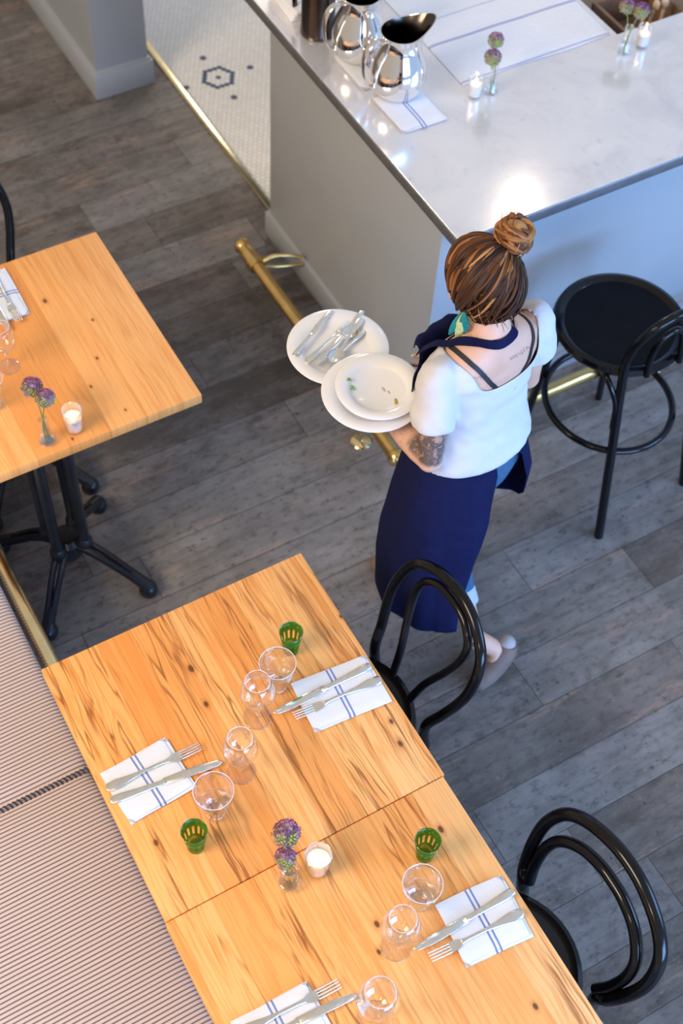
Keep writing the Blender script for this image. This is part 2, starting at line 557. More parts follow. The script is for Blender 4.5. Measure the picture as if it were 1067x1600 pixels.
def mat_green():
    t = NT('green_painted_tea_glass')
    t.n.remove(t.bsdf)
    c = t.coord(); x, y, z = t.sep(c)
    ang = t.math('ARCTAN2', y, x)
    w = t.math('ABSOLUTE', t.math('SUBTRACT', t.math('FRACT', t.math('MULTIPLY', ang, 12 / (2 * PI))), .5))
    band = t.math('MULTIPLY', t.smooth(z, .026, .032), t.smooth(z, .062, .070, 1., 0.))
    clear = t.math('MULTIPLY', t.smooth(w, .20, .26, 1., 0.), band)
    spk = t.math('MULTIPLY', t.smooth(t.noise(c, 120., 2), .56, .60), t.math('MULTIPLY', t.smooth(z, .070, .074), t.smooth(z, .092, .097, 1., 0.)))
    clear = t.math('MAXIMUM', clear, t.math('MULTIPLY', spk, .6))
    clear = t.math('MAXIMUM', clear, t.smooth(z, .022, .010, 0., .45))
    colr = t.mix(clear, (.40, .56, .20), (.97, .94, .84))
    tr = t.node('ShaderNodeBsdfTransparent'); t.l.new(colr, tr.inputs[0])
    pr = t.node('ShaderNodeBsdfPrincipled'); t.put(pr.inputs['Base Color'], (.030, .29, .028)); pr.inputs['Roughness'].default_value = .08
    lw = t.node('ShaderNodeLayerWeight'); lw.inputs['Blend'].default_value = .5
    f = t.math('MULTIPLY_ADD', t.math('POWER', lw.outputs['Facing'], 3.), .4, t.math('MULTIPLY_ADD', clear, -.27, t.smooth(z, .02, .095, .16, .38)), clamp=True)
    mx = t.node('ShaderNodeMixShader'); t.l.new(f, mx.inputs[0])
    t.l.new(tr.outputs[0], mx.inputs[1]); t.l.new(pr.outputs[0], mx.inputs[2])
    t.l.new(mx.outputs[0], t.out.inputs['Surface'])
    return t.mat


def mat_zinc():
    t = NT('worn_zinc_counter_sheet')
    c = t.coord()
    n = t.noise(c, 4.5, 7, .62, .5); n2 = t.noise(c, 24., 5, .6)
    col = t.ramp(n, [(.3, (.73, .72, .755)), (.5, (.86, .85, .87)), (.7, (.94, .92, .91))])
    sp = t.smooth(n2, .60, .72)
    t.set(col=t.mix(t.math('MULTIPLY', sp, .4), col, (.62, .61, .66)), metal=.5, rough=t.ramp(n, [(.3, .20), (.7, .13)]))
    t.bump(n2, .06, .002)
    return t.mat


def mat_skin(name, tattoos=True):
    t = NT(name)
    c = t.coord(); x, y, z = t.sep(c)
    n = t.noise(c, 11., 5); n2 = t.noise(c, 90., 3)
    col = t.ramp(n, [(.3, (.60, .335, .225)), (.7, (.70, .42, .30))])
    if tattoos:
        # sleeve tattoo on the left upper arm
        pat = t.noise(c, 34., 5, .6, 1.2)
        arm = t.math('MULTIPLY', t.smooth(x, -.135, -.150), t.math('MULTIPLY', t.smooth(z, 1.045, 1.065), t.smooth(z, 1.30, 1.27)))
        arm = t.math('MULTIPLY', arm, t.smooth(y, .03, -.0))
        col = t.mix(t.math('MULTIPLY', arm, t.smooth(pat, .38, .52, .35, .92)), col, (.075, .062, .058))
        # script tattoo across the upper back
        u = t.math('ADD', x, -.055); ln = t.math('ADD', t.math('MULTIPLY', u, -.10), 1.352)
        wv = t.math('ADD', t.math('MULTIPLY', t.math('SINE', t.math('MULTIPLY', x, 610.)), .0035), t.math('MULTIPLY', t.math('SUBTRACT', t.noise(c, 130., 2), .5), .022))
        d = t.math('ABSOLUTE', t.math('SUBTRACT', t.math('SUBTRACT', z, ln), wv))
        scr = t.math('MULTIPLY', t.smooth(d, .0022, .005, 1., 0.), t.math('MULTIPLY', t.smooth(t.math('ABSOLUTE', u), .048, .040), t.smooth(y, -.04, -.05)))
        d2 = t.math('ABSOLUTE', t.math('SUBTRACT', t.math('SUBTRACT', z, 1.345), wv))
        s2 = t.math('MULTIPLY', t.smooth(d2, .002, .004, 1., 0.), t.math('MULTIPLY', t.smooth(t.math('ABSOLUTE', t.math('ADD', x, .085)), .02, .016), t.smooth(y, -.03, -.04)))
        col = t.mix(t.math('MULTIPLY', t.math('MAXIMUM', scr, s2), .5), col, (.12, .10, .11))
        ft = t.math('MULTIPLY', t.smooth(t.math('ABSOLUTE', t.math('SUBTRACT', t.noise(c, 26., 2), .5)), .008, .02, 1., 0.),
                    t.math('MULTIPLY', t.math('MULTIPLY', t.smooth(y, .02, .035), t.smooth(y, .13, .11)), t.math('MULTIPLY', t.smooth(x, -.17, -.18), t.smooth(z, .98, .99))))
        col = t.mix(t.math('MULTIPLY', ft, .3), col, (.2, .12, .1))
    t.set(col=col, rough=.5, spec=.4, sss=.08)
    t.bsdf.inputs['Subsurface Radius'].default_value = (.01, .004, .002)
    t.bump(n2, .06, .002)
    return t.mat


def mat_hair(name, cs):
    t = NT(name)
    g = t.node('ShaderNodeNewGeometry'); c = t.coord(); x, y, z = t.sep(c)
    n = t.noise(c, 9., 3)
    f = t.math('MULTIPLY_ADD', g.outputs['Random Per Island'], .6, t.math('MULTIPLY', n, .5))
    col = t.ramp(f, [(p_, q_) for p_, q_ in zip((.2, .5, .72, .95), cs)])
    t.set(col=col, rough=.5, spec=.22)
    t.bump(t.noise(c, 160., 3), .3, .002)
    return t.mat


def mat_allium():
    t = NT('allium_florets_purple')
    g = t.node('ShaderNodeNewGeometry')
    col = t.ramp(g.outputs['Random Per Island'], [(0., (.11, .026, .10)), (.5, (.28, .075, .245)), (1., (.52, .23, .43))])
    t.set(col=col, rough=.7)
    return t.mat


M['floor'] = mat_floor()
M['tile'] = mat_tile()
LW, MW, DW = (.96, .455, .140), (.80, .285, .058), (.24, .066, .012)
M['table_a'] = mat_table('figured_ash_top', [(.305, -.055, .006), (.19, -.043, .0075), (.585, .355, .0055), (.652, .343, .007), (.59, -.336, .006), (.24, .397, .004)], LW, MW, DW, .75, 3.0, .10)
M['table_b'] = mat_table('striped_ash_top', [(.12, .316, .006), (.25, .05, .006), (.31, .02, .005), (.6, .28, .005), (.48, -.13, .005)], (.97, .475, .155), (.84, .315, .072), (.30, .090, .018), .75, 8.0, .115)
M['table_l'] = mat_table('knotty_pine_top', [(.527, .176, .004), (.222, .126, .0055), (.626, .112, .0045), (.761, .168, .004), (.79, -.02, .004), (.37, .23, .004)], (.96, .42, .115), (.84, .32, .075), (.42, .14, .028), .25, 14.0, .12, .7)
M['stripe'] = mat_stripe()
M['nap'] = mat_napkin('white_napkin_blue_stripes', [(-.0075, .0028), (.0045, .0028)])
M['towel'] = mat_napkin('white_towel_blue_edges', [(-.008, .0045)], (.82, .82, .86), (.30, .32, .55))
M['paint'] = simple('grey_blue_satin_paint', (.335, .352, .368), .34, var=.03, scale=3., bump=.03, bscale=120.)
M['zinc'] = mat_zinc()
M['zinc_edge'] = simple('dull_zinc_edge', (.20, .20, .205), .42, .6, .12, 20.)
M['brass'] = simple('aged_brass', (.78, .52, .19), .27, 1., .12, 18.)
M['brass_pale'] = simple('polished_brass', (.86, .72, .42), .2, 1., .06, 18.)
M['black'] = simple('black_lacquered_bentwood', (.004, .004, .005), .14, var=.3, spec=.34)
M['seat'] = simple('dark_seat_panel', (.016, .013, .010), .5, var=.2, spec=.3)
M['stoolseat'] = simple('black_stool_seat', (.004, .005, .008), .5, var=.2, spec=.10)
M['iron'] = simple('black_cast_iron', (.010, .012, .016), .30, var=.3, bump=.05, bscale=200.)
M['steel'] = simple('polished_steel', (.86, .84, .82), .06, 1., .03, 8.)
M['silver'] = simple('silver_plate', (.92, .86, .76), .2, 1., .06, 60.)
M['porcelain'] = simple('white_porcelain', (.83, .81, .79), .16, var=.02, spec=.5)
M['glass'] = mat_glass('clear_glass')
M['glassthick'] = mat_glass('clear_glass_base', (.98, .985, .985), .8, .10, 1.6, .45)
M['glassrim'] = simple('glass_rim_highlight', (.80, .82, .84), .06, var=.01, spec=1.)  # pale opaque rim: bright highlight of the glass edge put into the colour
M['green'] = mat_green()
M['wax'] = simple('white_wax', (.74, .70, .66), .5, var=.02, sss=.2)
t_ = NT('candle_flame'); t_.set(col=(1., .8, .5), emit=(1., .72, .36), emits=22.); M['flame'] = t_.mat
M['wick'] = simple('burnt_wick', (.02, .015, .01), .9)
M['stem'] = simple('green_stem', (.13, .22, .045), .5, var=.2)
M['bud'] = simple('green_buds', (.36, .44, .10), .6, var=.35, scale=160.)
M['allium'] = mat_allium()
M['darksteel'] = simple('flask_steel_and_dark_reflection', (.10, .085, .075), .22, 1., .2, 9.)  # flask steel; inside the pitchers it paints dark reflections
M['linen'] = simple('white_linen', (.82, .82, .85), .9, var=.03, bump=.25, bscale=40.)
M['cord'] = simple('twine_stitching', (.035, .033, .045), .8)
M['crate'] = simple('brown_wood_crate', (.22, .13, .085), .6, var=.2, scale=25.)
M['shelf'] = simple('brown_rubber_shelf', (.30, .23, .18), .75, var=.18, scale=90., bump=.3, bscale=160.)
M['spoonwood'] = simple('pale_wood', (.68, .50, .33), .5, var=.12)
M['herb'] = simple('green_herb', (.10, .36, .04), .5, var=.2)
M['crumb'] = simple('yellow_crumb', (.52, .36, .05), .6, var=.2)
M['sauce'] = simple('brown_sauce', (.62, .44, .36), .4, var=.2)
M['skin'] = mat_skin('skin_with_tattoos')
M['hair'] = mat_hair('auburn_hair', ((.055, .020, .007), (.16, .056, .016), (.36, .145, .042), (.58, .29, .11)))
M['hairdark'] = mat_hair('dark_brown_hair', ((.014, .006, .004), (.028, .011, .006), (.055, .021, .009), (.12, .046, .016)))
M['lips'] = simple('lips', (.48, .17, .15), .4)
M['eye'] = simple('eye_white', (.8, .78, .75), .2)
M['iris'] = simple('eye_iris', (.05, .03, .02), .2)
M['shirt'] = simple('white_cotton_jersey', (.57, .555, .565), .9, var=.03, bump=.3, bscale=26., sheen=.1)
M['navy'] = simple('navy_apron_cotton', (.006, .008, .044), .9, var=.12, scale=40., bump=.12, bscale=22., spec=.15)
M['strap'] = simple('black_strap', (.010, .010, .012), .6)
M['denim'] = simple('blue_denim', (.035, .10, .19), .8, var=.25, scale=120.)
M['cuff'] = simple('pale_denim_cuff', (.42, .47, .58), .85, var=.1, scale=90.)
M['shoe'] = simple('taupe_suede', (.19, .125, .095), .7, var=.15)
M['shoeheel'] = simple('pale_grey_heel', (.36, .33, .33), .7, var=.1)
M['teal'] = simple('teal_feather', (.01, .19, .16), .5, var=.3, scale=90.)
M['feather'] = simple('yellow_green_feather', (.50, .50, .20), .6, var=.2, scale=90.)

# ------------------------------------------------------------------ setting
f = MB()
f.add([(-9, -2.6, 0), (2.5, -2.6, 0), (2.5, 2.045, 0), (-9, 2.045, 0)], [(0, 1, 2, 3)])
f.add([(-3.70, 2.045, 0), (2.5, 2.045, 0), (2.5, 6, 0), (-3.70, 6, 0)], [(0, 1, 2, 3)])
struct('floor', f, M['floor'], 'worn grey-brown floorboards')
f = MB(); f.add([(-9, 2.045, 0.0), (-3.70, 2.045, 0.0), (-3.70, 6, 0.0), (-9, 6, 0.0)], [(0, 1, 2, 3)])
tl = struct('floor_tiled', f, M['tile'], 'white hexagon mosaic floor with a navy flower motif behind the bar')
struct('trim_1', MB().box(-9, -3.735, 2.030, 2.062, 0, .012, .004), M['brass_pale'], 'brass threshold strip between floorboards and mosaic')
# painted wall end, upper left
wb_ = struct('wall_left', MB().box(-9, -4.856, 1.692, 1.947, 0, 3.2, .004), M['paint'], 'grey-blue painted wall end')
bb = MB().box(-9, -4.838, 1.672, 1.965, 0, .128, .004).box(-9, -4.846, 1.680, 1.957, .126, .140, .006)
struct('baseboard_left', bb, M['paint'], 'painted baseboard around the wall end')

# bar: base, counter, rail -------------------------------------------------
bar = thing('bar', 'grey-blue painted bar front under the zinc counter', 'bar', (-2.54, 1.97, 0))
body = MB().prism([(-1.18, 0), (0, 0), (0, 3.6), (-.47, 3.6), (-.47, .95), (-1.18, .95)], 0.0, 1.013, .006)
obj('body_panel', body, M['paint'], bar)
sk = MB().prism([(-1.195, -.016), (.016, -.016), (.016, 3.6), (-.4, 3.6), (-.4, .90), (-1.195, .90)], 0, .122, .005)
obj('skirting', sk, M['paint'], bar)

ct = thing('zinc_countertop', 'pale zinc bar counter with a dull grey edge', 'counter', (-2.434, 1.956, 1.014))
top = MB().prism([(-2.51, .003), (-.003, .003), (-.003, 3.644), (-.633, 3.644), (-.633, 1.083), (-2.51, 1.083)], .0445, .047, .001, 1)
obj('top_sheet', top, M['zinc'], ct)
edg = MB().prism([(-2.516, 0), (0, 0), (0, 3.644), (-.636, 3.644), (-.636, 1.086), (-2.516, 1.086)], 0, .0445, .006, 3)
obj('edge_band', edg, M['zinc_edge'], ct)

fr = thing('foot_rail', 'brass foot rail around the bar base with turned end cap', 'rail', (-2.36, 1.765, 0))
rz_ = .15
obj('rail', MB().tube([(-1.14, 0, rz_), (0.0, 0, rz_)], .026, 16).tube([(0.0, -.026, rz_), (0.0, 3.4, rz_)], .026, 16).ball((0, 0, rz_), .034), M['brass'], fr)
cap = MB()
pr = [(.0, 0), (.016, .002), (.028, .01), (.034, .022), (.034, .036), (.028, .044), (.027, .05), (.030, .07), (.032, .09), (.031, .12), (.036, .125), (.036, .145), (.030, .15), (.028, .175), (0, .175)]
cap.lathe(pr, 20)
cp = obj('end_cap', cap, M['brass'], fr, (-1.235, 0, rz_), (0, PI / 2, 0))
for k, bx_ in enumerate((-1.085, -.62)):
    b = MB()
    b.tube(spl([(0, .02, .01), (.012, .07, .03), (.03, .13, .025), (.045, .185, .0)], 6), .008, 8)
    b.tube(spl([(0, .02, -.01), (.012, .08, -.03), (.03, .14, -.035), (.05, .186, -.03)], 6), .007, 8)
    b.lathe([(.031, -.014), (.034, -.014), (.034, .014), (.031, .014)], 18)
    # collar lies around the rail (axis x)
    for i in range(len(b.v) - 72, len(b.v)):
        x_, y_, z_ = b.v[i]; b.v[i] = (z_, y_, x_)
    obj('wall_bracket', b, M['brass'], fr, (bx_, 0, rz_))
for px_, py_ in ((-.215, -.012), (.0, 1.2)):
    b = MB().lathe([(0, 0), (.04, 0), (.04, .006), (.034, .012), (.012, .016), (.010, .022), (.010, .125), (.016, .13), (.016, .14), (0, .14)], 24)
    obj('floor_flange', b, M['brass_pale'], fr, (px_, py_, 0))

# back-bar shelf seen past the counter corner
bs = thing('back_bar_shelf', 'low brown shelf behind the bar counter', 'shelf', (-3.62, 3.75, 0))
obj('shelf_board', MB().box(-.55, .535, -.66, 1.5, .82, .86, .004), M['shelf'], bs)
for x_ in (-.5, .44): obj('shelf_leg', MB().box(x_, x_ + .06, -.6, -.54, 0, .82, .004), M['crate'], bs)
cr = thing('wooden_crate', 'brown wooden crate of utensils behind the counter', 'crate', (-3.20, 3.29, .86))
cw = MB()
cw.box(-.13, .13, -.13, .13, 0, .012, .002)
obj('bottom', cw, M['crate'], cr)
for a, (x0, x1, y0, y1) in enumerate(((-.13, .115, -.145, -.13), (-.13, .115, .13, .145), (-.145, -.13, -.145, .145), (.115, .129, -.145, .145))):
    obj('side_board', MB().box(x0, x1, y0, y1, 0, .13, .002), M['crate'], cr)
for k, (x_, y_, a) in enumerate(((.055, -.075, .5), (.03, -.02, .2), (.06, .03, .9))):
    s_ = MB().tube(spl([(0, 0, 0), (0.0, .02, .07), (0, .035, .135)], 5), [.006] * 5 + [.007] * 5 + [.006], 8).ball((0, .042, .155), .016, 10, 8, 0, (1, .5, 1.4))
    tag(obj('wooden_spoon', s_, M['spoonwood'], None, (-3.20 + x_, 3.29 + y_, .874), (0, 0, a)),
        ['pale wooden spoon nearest the counter corner in the crate', 'pale wooden spoon in the middle of the crate', 'pale wooden spoon at the far side of the crate'][k], 'spoon', 'utensils in the crate')

# ------------------------------------------------------------------ banquette
bq = thing('banquette', 'striped upholstered banquette bench along the tables', 'bench', (-1.64, .296, 0))
def cushion(x0, x1):
    rings = []
    prof = [(-1.3, .0), (-1.3, .45)] + [(-.9 + .1 * i, .452) for i in range(9)] + [(-.05, .4515), (-.024, .450), (-.009, .445), (-.002, .437), (0, .425), (0, .30), (0, .0)]
    nx = 40
    m = MB()
    rs = []
    for i in range(nx + 1):
        t = i / nx; x = x0 + (x1 - x0) * t
        dmin = min(x - x0, x1 - x)
        q = max(0, 1 - dmin / .03); drop = .010 * q * q
        rs.append([(x, y - (drop * .6 if y > -.1 else 0), z - (drop if z > .2 else 0)) for y, z in prof])
    return m.loft(rs, closed=True, cap=True)
obj('seat_cushion', cushion(-1.75, -.001), M['stripe'], bq)
obj('seat_cushion', cushion(.001, 2.6), M['stripe'], bq)
sm = MB()
for k in range(60):
    y = -.012 - k * .0135
    sm.tube([(-.008, y - .004, .4425), (-.002, y - .0015, .449), (.004, y + .0015, .449), (.009, y + .004, .4435)], .0024, 6)
st_ = obj('seam_stitching', sm, M['cord'], bq)
st_['label'] = 'dark laced stitching'
br_ = thing('banquette_rail', 'brass tube rail along the front of the striped bench', 'rail', (-1.64, .331, 0))
obj('rail', MB().tube([(-1.75, 0, .40), (2.6, 0, .40)], .025, 16), M['brass_pale'], br_)
for x_ in (-1.6, -.3, 1.0, 2.3):
    obj('rail_post', MB().tube([(x_, 0, 0), (x_, 0, .40)], .014, 12), M['brass_pale'], br_)

# ------------------------------------------------------------------ tables
def pedestal(parent, x, y, foot=((-.19, .18), (.215, .19), (.21, -.175), (-.19, -.185))):
    hub = MB()
    hub.lathe([(0, .10), (.045, .105), (.055, .125), (.055, .19), (.04, .205), (0, .21)], 20, (x, y, 0))
    for cx, cy in ((-.048, -.048), (.048, -.048), (-.048, .048), (.048, .048)):
        hub.lathe([(0, .16), (.024, .165), (.027, .18), (.027, .21), (.02, .222), (0, .222)], 14, (x + cx, y + cy, 0))
    obj('hub', hub, M['iron'], parent)
    for cx, cy in ((-.048, -.048), (.048, -.048), (-.048, .048), (.048, .048)):
        obj('column', MB().tube([(x + cx, y + cy, .20), (x + cx, y + cy, .705)], .0185, 14), M['iron'], parent)
    obj('top_plate', MB().box(x - .062, x + .062, y - .16, y + .16, .702, .7095, .002), M['iron'], parent)
    for fx, fy in foot:
        d = Vector((fx, fy, 0)); n = d.length; d.normalize(); w = Vector((-d.y, d.x, 0))
        leg = MB()
        o = Vector((x, y, 0))
        pr = [(.03, .165), (.07, .175), (.13, .150), (n * .75, .095), (n * .95, .055)]
        for sgn in (-1, 1):
            pts = [o + d * a + w * sgn * (.014 if i < 3 else .010 - .002 * (i - 3)) + Vector((0, 0, zz)) for i, (a, zz) in enumerate(pr)]
            leg.tube(spl(pts, 6), lerp_list([.012, .012, .011, .012, .014], 25), 8, flat=1.3)
        leg.tube(spl([o + d * (n * .78) + Vector((0, 0, .085)), o + d * (n * .92) + Vector((0, 0, .058)), o + d * (n * 1.02) + Vector((0, 0, .036))], 5), lerp_list([.018, .022, .026], 11), 12)
        lg = obj('leg', leg, M['iron'], parent)
        ft = MB().lathe([(0, 0), (.024, 0), (.030, .006), (.033, .020), (.030, .042), (.018, .056), (0, .06)], 18, tuple(o + d * n))
        obj('foot', ft, M['iron'], lg)


def table(name, label, x0, x1, y0, y1, m, bases):
    t = thing(name, label, 'table', (x0, (y0 + y1) / 2, 0))
    h = (y1 - y0) / 2
    obj('tabletop', MB().box(0, x1 - x0, -h, h, .71, .75, .0025, 2), m, t)
    for bx, by in bases: pedestal(t, bx - x0, by - (y0 + y1) / 2)
    return t


table('dining_table', 'orange pine table at left with candle and vase near its edge', -3.302, -2.487, .270, 1.077, M['table_l'], [(-2.565, .58), (-3.06, .58)])
table('dining_table', 'figured wood table in the foreground, far half beside the walking person', -1.825, -1.0425, .267, 1.067, M['table_a'], [(-1.43, .667)])
table('dining_table', 'figured wood table in the foreground, near half at the bottom', -1.0405, -.235, .264, 1.061, M['table_b'], [(-.63, .667)])


# ------------------------------------------------------------------ bentwood chairs
def bent_chair(name, label, loc, rz, outer, inner, seat_r=.205, rad=(.016, .0125)):
    """outer / inner: half profiles (dx, z) of the bent hoops; the back leans to local +y"""
    t = thing(name, label, 'chair', loc, rz, 'black bentwood chairs')
    yb = .185
    P = lambda dx, z: (dx, yb + .35 * max(0, z - .46) - (.05 * (.46 - z) if z < .46 else 0) * -1, z)
    # seat
    s = MB().lathe([(0, .432), (seat_r - .02, .432), (seat_r, .440), (seat_r + .004, .452), (seat_r, .464), (seat_r - .012, .468), (seat_r - .022, .463), (seat_r - .03, .460)], 48)
    obj('seat_ring', s, M['black'], t)
    obj('seat_panel', MB().lathe([(0, .452), (seat_r - .02, .452), (seat_r - .02, .4605), (seat_r - .06, .459), (0, .457)], 48), M['seat'], t)
    # outer hoop runs down into the rear legs
    left = [(-d, z) for d, z in outer]; right = [(d, z) for d, z in reversed(outer[:-1])]
    full = [(-outer[0][0] - .012, .03)] + [(-outer[0][0] + .004, .26)] + left + right + [(outer[0][0] - .004, .26), (outer[0][0] + .012, .03)]
    pts = spl([(P(*q) if q[1] > .4 else (q[0], yb + .06 * (.46 - q[1]) * 2.2, q[1] if q[1] > .05 else 0.0)) for q in full], 8)
    n = len(pts)
    hoop = MB().tube(pts, [rad[0] * (.8 if (i < 10 or i > n - 11) else 1) for i in range(n)], 14)
    obj('back_hoop', hoop, M['black'], t)
    ipts = spl([P(*q) for q in inner], 8)
    obj('inner_hoop', MB().tube(ipts, rad[1], 12), M['black'], t)
    for sx in (-1, 1):
        obj('leg', MB().tube(spl([(sx * .135, -.145, .44), (sx * .145, -.155, .25), (sx * .155, -.175, 0)], 8), lerp_list([.017, .015, .011], 17), 12), M['black'], t)
    rg = [(math.cos(a) * .165, math.sin(a) * .175, .25) for a in [2 * PI * k / 40 for k in range(40)]]
    obj('leg_ring', MB().tube(rg, .0095, 10, closed=True), M['black'], t)
    return t


oA = [(.145, .46), (.168, .55), (.19, .63), (.199, .70), (.187, .775), (.155, .83), (.08, .876), (0, .889)]
iA = [(-.045, .447), (-.065, .56), (-.10, .66), (-.121, .74), (-.114, .80), (-.065, .842), (0, .852), (.065, .842), (.114, .80), (.121, .74), (.10, .66), (.065, .56), (.045, .447)]
bent_chair('bentwood_chair', 'black bentwood chair with narrow inner loop at the table, in front of the walking person', (-1.432, 1.005, 0), 0, oA, iA)
oB = [(.175, .45), (.20, .50), (.226, .59), (.230, .67), (.205, .745), (.15, .795), (.07, .827), (0, .836)]
iB = [(-.160, .475), (-.180, .535), (-.187, .61), (-.168, .672), (-.115, .722), (-.05, .746), (0, .75), (.05, .746), (.115, .722), (.168, .672), (.187, .61), (.180, .535), (.160, .475)]
bent_chair('bentwood_chair', 'black bentwood chair with wide double hoop at the lower right of the table', (-.602, .998, 0), R(-1.5), oB, iB, .215, (.0185, .0165))
bent_chair('bentwood_chair', 'black bentwood chair at the far end of the left table, cut by the photo edge', (-3.345, .670, 0), R(90), oA, iA)

# bar stool ---------------------------------------------------------------
st = thing('bar_stool', 'black bentwood bar stool with round seat and low back at the bar', 'stool', (-2.145, 2.462, 0))
sr = .222
obj('seat_ring', MB().lathe([(0, .690), (sr - .02, .690), (sr, .698), (sr + .006, .712), (sr, .727), (sr - .014, .732), (sr - .028, .726), (sr - .034, .721)], 56), M['black'], st)
obj('seat_panel', MB().lathe([(0, .714), (sr - .026, .714), (sr - .026, .7215), (sr - .07, .718), (0, .715)], 56), M['stoolseat'], st)
rear = [[(.345, -.162, 0), (.262, -.146, .40), (.190, -.128, .72)], [(.300, .262, 0), (.245, .205, .40), (.190, .150, .72)]]
back = spl([rear[0][0], rear[0][1], rear[0][2], (.187, -.118, .82), (.196, -.100, .88), (.210, -.055, .935), (.216, .012, .955), (.210, .080, .935), (.196, .124, .88), (.188, .142, .82), rear[1][2], rear[1][1], rear[1][0]], 8)
nb = len(back)
obj('back_hoop', MB().tube(back, [.0155 if 16 < i < nb - 17 else .0165 for i in range(nb)], 14), M['black'], st)
obj('inner_hoop', MB().tube(spl([(.222, -.055, .705), (.212, -.05, .79), (.212, -.028, .855), (.214, .012, .880), (.212, .052, .855), (.212, .075, .79), (.222, .08, .705)], 8), .0115, 12), M['black'], st)
for tp, ft in (((-.15, -.11, .70), (-.150, -.192, 0)), ((-.14, .115, .70), (-.185, .222, 0))):
    mid = [(a + b) / 2 for a, b in zip(tp, ft)]; mid[2] = .36
    obj('leg', MB().tube(spl([tp, mid, ft], 8), lerp_list([.018, .0165, .0135], 17), 12), M['black'], st)
rg = [(.075 - .012 + math.cos(a) * .232, -.012 + math.sin(a) * .222, .39) for a in [2 * PI * k / 56 for k in range(56)]]
obj('foot_ring', MB().tube(rg, .0125, 12, closed=True), M['black'], st)
for p in ([(.10, -.15, .69), (.17, -.16, .675), (.215, -.147, .60), (.233, -.148, .50)], [(.10, .16, .69), (.17, .18, .675), (.205, .185, .60), (.225, .195, .50)],
          [(-.03, -.17, .69), (-.11, -.155, .675), (-.150, -.135, .60), (-.15, -.145, .50)], [(-.03, .17, .69), (-.11, .155, .675), (-.150, .13, .60), (-.158, .15, .50)]):
    obj('brace', MB().tube(spl(p, 7), .0105, 10), M['black'], st)

# ------------------------------------------------------------------ table settings
TZ = .7502


def napkin_mesh(w, l, seed):
    """folded napkin, w across (x), l along the cutlery (y): three cloth layers with soft edges"""
    rnd = random.Random(seed)
    m = MB()
    layers = [(0.0, 0.0, 0.0, .0035), (.004, .003, .0034, .0068), (-.002, -.004, .0067, .0105)]
    for i, (ox, oy, z0, z1) in enumerate(layers):
        k = 1 - .012 * i
        nx, ny = 14, 18
        ph = [rnd.uniform(0, 6) for _ in range(4)]
        def zt(u, v, top):
            e = min(u, 1 - u, v, 1 - v) * 12
            r = 1 if e >= 1 else math.sqrt(max(0, 1 - (1 - e) ** 2))
            wv = .0008 * (math.sin(6 * u + ph[0]) + math.sin(5 * v + ph[1]))
            return (z0 + (z1 - z0) * (.5 + .5 * r) + wv) if top else (z0 + (z1 - z0) * .5 * (1 - r) + (wv if i else 0))
        for top in (True, False):
            vs = []; fs = []
            for a in range(nx + 1):
                for b in range(ny + 1):
                    u, v = a / nx, b / ny
                    ex = .0022 * math.sin(3.3 * v + ph[2]); ey = .002 * math.sin(3.1 * u + ph[3])
                    vs.append(((u - .5) * w * k + ox + ex, (v - .5) * l * k + oy + ey, zt(u, v, top)))
            for a in range(nx):
                for b in range(ny):
                    q = (a * (ny + 1) + b, (a + 1) * (ny + 1) + b, (a + 1) * (ny + 1) + b + 1, a * (ny + 1) + b + 1)
                    fs.append(q)
            m.add(vs, fs)
    return m


def knife_parts(L=.30):
    """handle end at y=0, tip at y=L"""
    h = MB()
    hl = L * .46
    sec = [(0, .0085), (.004, .0115), (.03, .0115), (hl * .6, .0085), (hl * .9, .0070), (hl, .0075)]
    rings = []
    for y, r in sec:
        rings.append([(math.cos(a) * r, y, .0048 + math.sin(a) * r * .42) for a in [2 * PI * k / 14 for k in range(14)]])
    h.loft(rings)
    h.tube([(0, hl, .0048), (0, hl + .006, .0048)], .0088, 12)
    b = MB()
    pts = [(-.0105, hl + .004), (-.0115, hl + .05), (-.0110, L - .05), (-.006, L - .012), (.004, L), (.0095, L - .012), (.0105, L - .05), (.0100, hl + .004)]
    b.prism(pts, .0040, .0056, .0006, 1)
    return h, b


def fork_parts(L=.265):
    """handle end at y=0, tines towards +y"""
    h = MB()
    n0 = L * .66
    sec = [(0, .006, .003), (.005, .0125, .004), (.03, .0140, .0045), (.07, .0075, .0075), (.11, .0042, .0100), (n0 - .02, .0040, .0100), (n0, .0062, .0060)]
    rings = []
    for y, r, z in sec:
        rings.append([(math.cos(a) * r, y, z + math.sin(a) * min(r * .45, .0025)) for a in [2 * PI * k / 14 for k in range(14)]])
    h.loft(rings)
    t = MB()
    # curved shoulder plate then four tines
    ys = [n0 - .002, n0 + .010, n0 + .022, n0 + .034]
    ws = [.0055, .0110, .0130, .0130]
    zs = [.0060, .0035, .0022, .0025]
    rings = []
    for y, w, z in zip(ys, ws, zs):
        rings.append([(-w, y, z), (-w * .5, y, z - .0012), (w * .5, y, z - .0012), (w, y, z), (w, y, z + .0014), (w * .5, y, z + .0002), (-w * .5, y, z + .0002), (-w, y, z + .0014)])
    t.loft(rings)
    for k in range(4):
        x = -.0109 + k * .00727
        t.tube([(x, n0 + .032, .0030), (x, n0 + .055, .0042), (x, L - .008, .0068), (x * .98, L, .0082)], [.0021, .0020, .0017, .0008], 8)
    return h, t


km = [q.mesh('knife_part', M['silver'], True, 50) for q in knife_parts()]
fm = [q.mesh('fork_part', M['silver'], True, 50) for q in fork_parts()]


